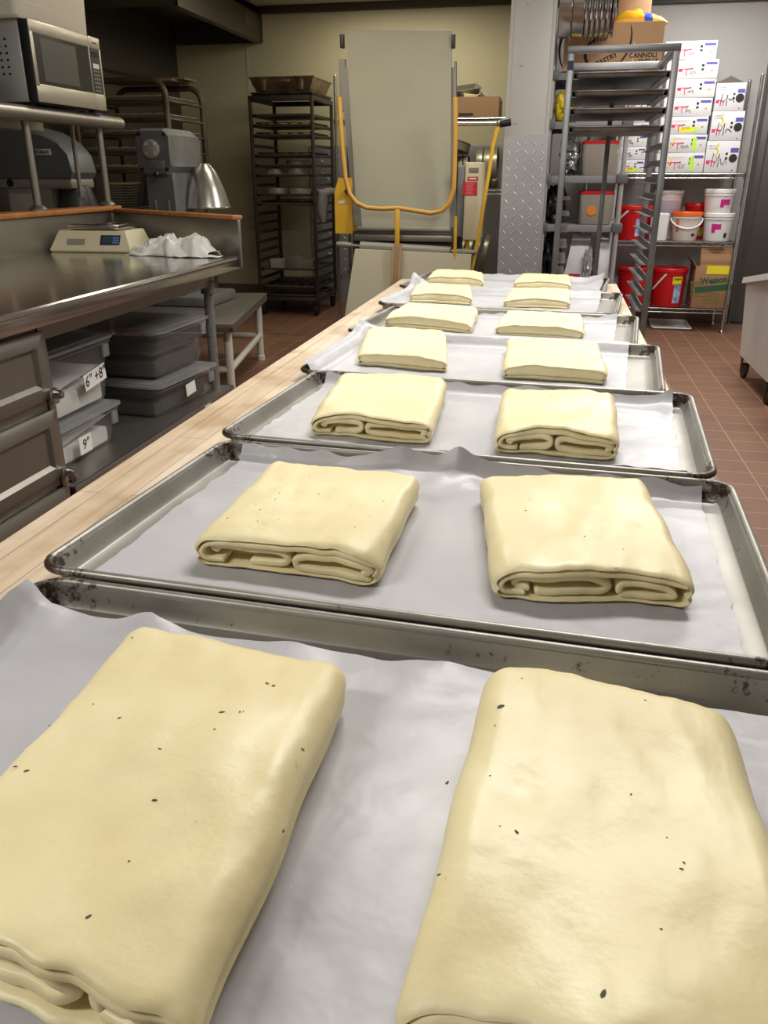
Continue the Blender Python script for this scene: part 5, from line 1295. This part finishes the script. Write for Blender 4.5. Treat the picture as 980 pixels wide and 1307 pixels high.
for z in NZ:
    for x, s in ((kx0 + .029, 1), (kx1 - .029, -1)):
        MB().box(min(x, x + s * .040), max(x, x + s * .040), ky0 + .006, ky1 - .006, z, z + .003).box(min(x, x + s * .003), max(x, x + s * .003), ky0 + .006, ky1 - .006, z, z + .030).build('pan_runner', RACK, t)
for x in (kx0 + .014, kx1 - .014):
    for y in (ky0 + .02, ky1 - .02): caster(t, x, y, .05, h=.122)
rp = None
for k, v in enumerate((100, 121, 138, 161)):
    z = NZ[k] + .0035; w_ = kx1 - kx0 - .062
    if rp is None: o = rp = pan_mesh(MB(), w_, .655, .026).build('rack_pan', mat('grey baked pan', (150, 149, 146), .42, .6, var=(8, (112, 108, 104))), sharp=60)
    else: o = rp.copy(); COL.objects.link(o)
    o.location = (.245, 4.80, z)
    tag(o, ['top pan in the open aluminium rack', 'second pan from the top in the open aluminium rack', 'third pan from the top in the open aluminium rack', 'lowest pan in the open aluminium rack'][k], 'pan', 'pans in the open aluminium rack')

# ================================================================ chrome wire shelving with white cartons and buckets
wy0, wy1 = 7.135, 7.575; wx0, wx1 = .20, 1.398
WL = [aty(900, v, wy0).z for v in (395, 309.5, 222)]
wire_unit('chrome wire shelving of white cartons and pails, by the grey wall', wx0, wx1, wy0, wy1, WL, 1.885)
def carton(u0, u1, v0, v1, label, group, y=None, depth=.36, kind='wide', seed=0, z0=None, z1=None, yaw=0., marks=True):
    y = y or wy0 + .03
    zc_ = (v0 + v1) / 2; x0, x1 = aty(u0, zc_, y).x, aty(u1, zc_, y).x
    z0 = aty((u0 + u1) / 2, v1, y).z if z0 is None else z0; z1 = aty((u0 + u1) / 2, v0, y).z if z1 is None else z1
    rr = random.Random(seed); w_, h_ = x1 - x0, z1 - z0; cx, cy = (x0 + x1) / 2, y + depth / 2
    M = Matrix.Translation((cx, cy, z0)) @ Matrix.Rotation(R(yaw), 4, 'Z')
    b = MB().box(-w_ / 2, w_ / 2, -depth / 2, depth / 2, .0006, h_ - .0006, .003, M=M)
    yf = -depth / 2 - .0008
    def q(a, c, e, f, mi, dy=0.): b.box(a * w_ - w_ / 2, c * w_ - w_ / 2, yf - dy, yf + .0008, e * h_, f * h_, 0, mi, M)
    def stroke(pts, mi, r=.0022): b.tube([M @ Vector((a * w_ - w_ / 2, yf - .0012, c * h_)) for a, c in pts], r, 4, mi)
    if marks:
        if kind == 'wide':
            q(.24, .315, .38, .54, 2); q(.30, .52, .50, .545, 2); q(.76, .975, .72, .86, 3)
            q(.68, .73, .62, .76, 1); q(.68, .73, .42, .54, 1); q(.86, .91, .36, .46, 4)
            q(.24, .64, .78, .80, 5); q(.24, .58, .72, .735, 5)
            stroke([(.40, .18), (.385, .48)], 2, .003); stroke([(.385, .50), (.52, .56)], 2, .003)
            p = .46
            stroke([(p + .028 * i, .24 + rr.uniform(-.04, .06) + (.18 if i % 2 else 0)) for i in range(rr.randint(5, 7))], 1)
            if seed in (5, 6, 7):
                q(.70, .79, .1 if seed > 5 else .12, .82 if seed > 5 else .4, 6, .0003); 
                if seed == 5: q(.42, .72, .12, .40, 7, .0002)
                else: stroke([(.24, .30), (.34, .86)], 7, .004)
        else:
            q(.04, .15, .28, .40, 2); q(.74, .98, .64, .78, 3); q(.60, .67, .42, .50, 1); q(.60, .67, .56, .64, 1); q(.84, .88, .06, .10, 1)
            b.lathe([(0, -.0012), (.030, -.0012), (.030, .0004)], o=(0, 0, 0), n=18, axis='Y', mi=1, M=M @ Matrix.Translation((.84 * w_ - w_ / 2, yf, .46 * h_)))
            stroke([(.16, .40), (.30, .36), (.28, .20)], 2, .0035); stroke([(.24, .62), (.20, .20)], 1, .003); stroke([(.30, .30), (.42, .60), (.40, .18)], 1, .003)
            stroke([(.46 + .05 * i, .25 + rr.uniform(0, .22)) for i in range(5)], 1, .0028)
            stroke([(.06 + .06 * i, .84 + .04 * (i % 2)) for i in range(6)], 5, .0015); stroke([(.06 + .06 * i, .76 + .04 * (i % 2)) for i in range(6)], 5, .0015)
            if seed in (21, 22): stroke([(.34, .95), (.30, .80), (.36, .72), (.30, .58), (.34, .50)], 7, .005)
    o = b.build('carton', [PAPER_W, INK, INK_RED, INK_BLUE, mat('tan spot', (196, 150, 110), .6), mat('pale print', (196, 196, 206), .6), INK_GREEN, INK_YEL], loc=(cx, cy, z0), sharp=30)
    tag(o, label, 'carton', group); return z1
RN = ['top', 'second from top', 'third from top', 'fourth from top', 'fifth from top', 'sixth from top', 'bottom']
A = [(863, 915, 52.5, 76.5), (866, 917.5, 76.5, 101), (864, 913, 101, 125), (860, 908, 125, 149), (857, 903.5, 149, 171.5), (855, 901, 171.5, 195), (852, 898.5, 195, 219.5)]
zb = WL[2] + .007
HA = [aty(u0, v0, wy0 + .03).z for (u0, u1, v0, v1) in A]
for k in range(6, -1, -1):
    u0, u1, v0, v1 = A[k]; zt = HA[k]
    carton(u0 - 14, u1, v0, v1, RN[k] + ' white carton of the tallest stack on the wire shelving', 'white cartons in the tallest stack', seed=k + 1, z0=zb, z1=zt, yaw=(.6 if k % 2 else -.8) if k != 1 else -2.5)
    zb = zt
Bx = [(913.5, 951, 106, 142), (908, 949, 142, 180), (901, 943, 180, 218.5)]; zb = WL[2] + .007
for k in (2, 1, 0):
    u0, u1, v0, v1 = Bx[k]; zt = aty(u0, v0, wy0 + .05).z
    carton(u0, u1, v0, v1, ['white carton with open flaps topping the right-hand stack', 'middle white carton of the right-hand stack of three', 'bottom white carton of the right-hand stack of three'][k], 'white cartons in the right-hand stack', y=wy0 + .05, depth=.30, kind='tall', seed=20 + k, z0=zb, z1=zt, yaw=-1.5)
    zb = zt
x0, x1 = aty(914, 106, 7.2).x, aty(951, 106, 7.2).x
b = MB(); b.add([(x0, 7.2, zb), (x1, 7.2, zb), ((x0 + x1) / 2, 7.22, zb + .05), (x0, 7.42, zb + .01), (x1, 7.42, zb + .01), ((x0 + x1) / 2, 7.40, zb + .05)], [(0, 1, 2), (1, 4, 5, 2), (3, 5, 4), (0, 2, 5, 3), (0, 3, 4, 1)])
tag(b.build('open_flaps', mat('dark carton flap', (74, 66, 60), .8), loc=((x0 + x1) / 2, 7.3, zb)), 'dark flaps sticking up from the right-hand stack', 'flap')
zb = WL[2] + .007; zs = [aty(815, v, wy0 + .03).z for v in (204, 187.5, 172, 157, 142, 128)]
for k, zt in enumerate(zs):
    carton(803, 845, 0, 20, ['bottom', 'second from bottom', 'third from bottom', 'fourth from bottom', 'fifth from bottom', 'top'][k] + ' white carton of the stack seen through the open rack', 'white cartons seen through the open rack', seed=5 if k == 0 else 30 + k, z0=zb, z1=zt)
    zb = zt

# pails
def pail(u, v0, v1, half, y, label, body, lid, group=None, handle=None, prints=None, nm='pail', z0=None, taper=.88, ang=0, lidh=.022, content=None):
    c = aty(u, v1, y); z0 = c.z if z0 is None else z0; z1 = aty(u, v0, y).z; h_ = z1 - z0
    t = thing(nm, label, 'pail', (c.x, y, z0), 0, group); r = half
    MB().lathe([(0, 0), (r * taper * .98, 0), (r * taper, .006), (r * .985, h_ - lidh - .028), (r * 1.03, h_ - lidh - .026), (r * 1.03, h_ - lidh - .018), (r * .985, h_ - lidh - .016), (r * .985, h_ - lidh)], n=40).build('pail_body', body, t, local=True)
    MB().lathe([(r * 1.0, h_ - lidh - .008), (r * 1.055, h_ - lidh - .006), (r * 1.055, h_ - .004), (r * 1.03, h_), (r * .93, h_), (r * .92, h_ - .006), (0, h_ - .006)], n=40).build('lid', lid, t, local=True)
    rb = lambda z: r * (taper + (.985 - taper) * max(0, (z - .006)) / (h_ - lidh - .034))
    if handle == 'arc':
        MB().tube([((r * 1.05) * math.sin(R(a)), -(r * 1.06) * math.cos(R(a)) * .98 - .004, h_ * .80 - .36 * h_ * math.cos(R(a * .98)) ** 1.0) for a in range(-88, 89, 11)], .0065, 8).build('handle', WHITE_PL, t, local=True)
    elif handle == 'wire':
        a0, a1 = R(-62), R(-18)
        MB().tube([(1.04 * r * math.sin(a0), -1.05 * r * math.cos(a0), h_ * .45), (1.1 * r * math.sin(-.6), -1.12 * r * math.cos(.6), h_ * .68), (1.04 * r * math.sin(a1), -1.08 * r * math.cos(a1), h_ * .86)], .008, 8).build('handle', WHITE_PL, t, local=True)
    for (a0, a1, f0, f1, m, nm2) in prints or ():
        n = 8; MB().grid(lambda uu, vv: ((rb((f0 + (f1 - f0) * vv) * h_) + .0012) * math.sin(R(a0 + (a1 - a0) * uu)), -(rb((f0 + (f1 - f0) * vv) * h_) + .0012) * math.cos(R(a0 + (a1 - a0) * uu)), (f0 + (f1 - f0) * vv) * h_), n, 3).build(nm2, m, t, local=True)
    return t
z = WL[1] + .007
MAG = mat('magenta print', (196, 30, 130), .5); GREYP = mat('grey print', (176, 176, 180), .6)
PR1 = [(-2, 40, .34, .58, MAG, 'magenta_label'), (-2, 14, .24, .34, MAG, 'magenta_label'), (6, 24, .72, .76, GREYP, 'small_print'), (8, 26, .66, .69, GREYP, 'small_print')]
PR2 = [(-34, 4, .42, .62, MAG, 'magenta_label'), (-34, -18, .30, .42, MAG, 'magenta_label'), (20, 34, .12, .30, INK, 'barcode'), (-20, 0, .74, .77, GREYP, 'small_print')]
zt = aty(913, 271.5, 7.25).z
pail(913, 271.5, 308, .114, 7.27, 'white pail with magenta label, lower of the stacked pair', WHITE_PL, WHITE_PL, 'stacked white pails', prints=PR2, z0=z)
pail(915, 241, 272.5, .113, 7.27, 'white pail with magenta label, upper of the stacked pair', WHITE_PL, WHITE_PL, 'stacked white pails', prints=PR1, z0=aty(913, 271.5, 7.27).z)
ORANGE = mat('orange lid', (240, 104, 22), .4)
pail(872, 270, 308, .116, 7.26, 'frosted pail with orange lid and white arc handle', mat('frosted white pail', (216, 206, 200), .35), ORANGE, handle='arc', prints=[(24, 40, .16, .26, INK, 'small_mark'), (-52, -36, .30, .78, mat('orange shade', (214, 122, 60), .5), 'orange_strip')], z0=z, taper=.80)
pail(884, 259, 308, .096, 7.47, 'red pail half hidden behind the orange-lidded pail', RED_PL, RED_PL, prints=[(-30, 40, .10, .34, mat('yellow olive label', (206, 196, 60), .5), 'yellow_label')], z0=z)
LAV = mat('lavender label', (196, 186, 206), .5)
pail(846, 243, 308, .112, 7.46, 'tall white pail behind the square white tub', WHITE_PL, WHITE_PL, prints=[(-50, 50, .50, .80, LAV, 'lavender_label')], z0=z, taper=.8)
bin_box(aty(829, 290, 7.2).x, aty(853, 290, 7.2).x, 7.17, 7.325, z, aty(846, 272, 7.2).z, WHITE_PL, WHITE_PL, 'square white tub left of the orange-lidded pail', nm='square_tub', cat='tub')
BLUEL = mat('blue pail label', (70, 110, 180), .5, var=(20, (190, 200, 214)))
pail(803, 262, 309, .150, 7.30, 'red pail with white handle on the middle deck behind the open rack', RED_PL, RED_PL, handle='wire', prints=[(10, 44, .12, .62, BLUEL, 'blue_label')], z0=z)
z = WL[0] + .007
YL = mat('yellow pail label', (230, 216, 40), .5)
pail(849, 341, 392, .138, 7.29, 'red pail with yellow label on the bottom deck', RED_PL, RED_PL, 'red pails on the bottom deck', handle='wire', prints=[(6, 42, .60, .80, YL, 'yellow_label'), (14, 44, .10, .58, BLUEL, 'blue_label'), (8, 40, .70, .76, INK, 'label_print')], z0=z)
pail(804, 340, 392, .131, 7.30, 'red pail behind the runners of the open rack, bottom deck', RED_PL, RED_PL, 'red pails on the bottom deck', z0=z)
# oil carton
oy = 7.16; p0, p1 = aty(881, 392, oy), aty(925, 392, oy); z1 = aty(903, 341, oy).z
t = thing('oil_carton', 'brown carton of cooking oil with green lettering on the bottom deck', 'carton', ((p0.x + p1.x) / 2, oy + .15, z)); CAR = mat('tan cardboard', (152, 114, 82), .8)
b = MB().box(p0.x, p1.x, oy, oy + .30, z, z1, .003); b.build('carton_body', CAR, t)
b = MB(); panel(b, Vector((p0.x + .03, oy + .06, z1 + .14)), Vector((p1.x + .0, oy + .06, z1 + .14)), Vector((p1.x - .004, oy + .004, z1)), Vector((p0.x + .03, oy + .004, z1)), .005)
panel(b, Vector((p0.x - .03, oy + .3, z1 + .05)), Vector((p0.x - .03, oy, z1 + .05)), Vector((p0.x, oy, z1)), Vector((p0.x, oy + .3, z1)), .005, nv=Vector((.7, 0, .7)))
b.build('open_flap', CAR, t)
GRN = mat('green print', (40, 84, 58), .7)
c = aty(911, 358, oy); Mx = facing_front((c.x, oy - .0012, c.z), R(7))
text('lettering', 'Wesson', .068, Mx, GRN, t, bold=.003, sx=.9)
b = MB().box(-.145, .14, -.085, -.045, -.0004, .0006, M=Mx).box(-.15, .10, -.045, -.038, -.0004, .0006, M=Mx); b.build('green_band', GRN, t)
c = aty(916, 345, oy); MB().box(c.x - .085, c.x + .085, oy - .0016, oy - .0002, c.z - .03, c.z + .035).build('yellow_label', YL, t)
b = MB()
for k in range(7):
    c = aty(886, 360 + 3 * k, oy); b.box(c.x - .03, c.x + .07 - .01 * (k % 3), oy - .001, oy, c.z - .005, c.z + .004)
    c = aty(908, 374 + 2.2 * k, oy); b.box(c.x - .07 + .01 * (k % 2), c.x + .06, oy - .001, oy, c.z - .004, c.z + .003)
b.build('small_print', mat('olive print', (108, 104, 62), .7), t)
# tray on the floor
b = pan_mesh(MB(), .33, .46, .018); o = b.build('floor_tray', mat('enamel white tray', (236, 236, 234), .4), loc=(0, 0, 0), sharp=60); o.location = (1.02, 7.12 + .31, .001); o.rotation_euler.z = R(-2); o.scale = (1, 1, 1)
tag(o, 'white tray lying on the floor under the wire shelving', 'tray')

# ================================================================ white ingredient bins at the right
WBIN = mat('white bin plastic', (224, 223, 221), .45, var=(3, (214, 213, 212)))
def ingredient_bin(label, x0, yf, yn, group):
    """yf far end, yn near end; side towards the bench at x0; lid slopes up towards the near end"""
    t = thing('ingredient_bin', label, 'bin', (x0 + .28, (yf + yn) / 2, 0), 0, group); x1 = x0 + .56; zb_, zf = .135, .60; zn = .60 + .0
    e = .03; b = MB()
    lo = [(x0 + e, yf - e * .6), (x1 - e, yf - e * .6), (x1 - e, yn + e), (x0 + e, yn + e)]; hi = [(x0, yf), (x1, yf), (x1, yn), (x0, yn)]
    vs = [(p[0], p[1], zb_) for p in lo] + [(p[0], p[1], .585 if p[1] == yf else .70) for p in hi]
    b.add(vs, [(0, 1, 5, 4), (1, 2, 6, 5), (2, 3, 7, 6), (3, 0, 4, 7), (3, 2, 1, 0), (4, 5, 6, 7)]); b.build('bin_body', WBIN, t)
    b = MB(); o_ = .022
    vs = []
    for dz_, g in ((0, o_), (.035, o_ * .9)):
        for p in hi: vs.append((p[0] + (g if p[0] == x1 else -g), p[1] + (g if p[1] == yf else -g), (.578 if p[1] == yf else .703) + dz_))
    b.add(vs, [(0, 1, 5, 4), (1, 2, 6, 5), (2, 3, 7, 6), (3, 0, 4, 7), (3, 2, 1, 0), (4, 5, 6, 7)]); b.build('lid', WHITE_PL, t)
    for x in (x0 + .06, x1 - .06):
        for y in (yf - .07, yn + .07): caster(t, x, y, .048, m=mat('brown caster', (56, 40, 34), .6), h=.136)
    return t
ingredient_bin('white plastic ingredient bin on casters at the right picture edge', 1.19, 5.56, 4.76, 'ingredient bins')
ingredient_bin('nearer white ingredient bin, only a dark caster showing at the right edge', 1.145, 4.52, 3.72, 'ingredient bins')
# ================================================================ camera, world, colour management
cam = bpy.data.cameras.new('camera'); co = bpy.data.objects.new('camera', cam); COL.objects.link(co)
co.location = (0, 0, CAMZ); co.rotation_euler = (R(90) - PITCH, 0, YAW)
cam.sensor_fit = 'VERTICAL'; cam.sensor_height = 36; cam.lens = 36 * FPX / 1307; cam.clip_start = .02
scene.camera = co
w = bpy.data.worlds.new('world'); scene.world = w; w.use_nodes = True
w.node_tree.nodes['Background'].inputs[0].default_value = (.9, .95, 1, 1); w.node_tree.nodes['Background'].inputs[1].default_value = .05
vs_ = scene.view_settings; vs_.view_transform = 'Standard'; vs_.look = 'None'; vs_.gamma = 1; vs_.use_curve_mapping = False; vs_.exposure = .32
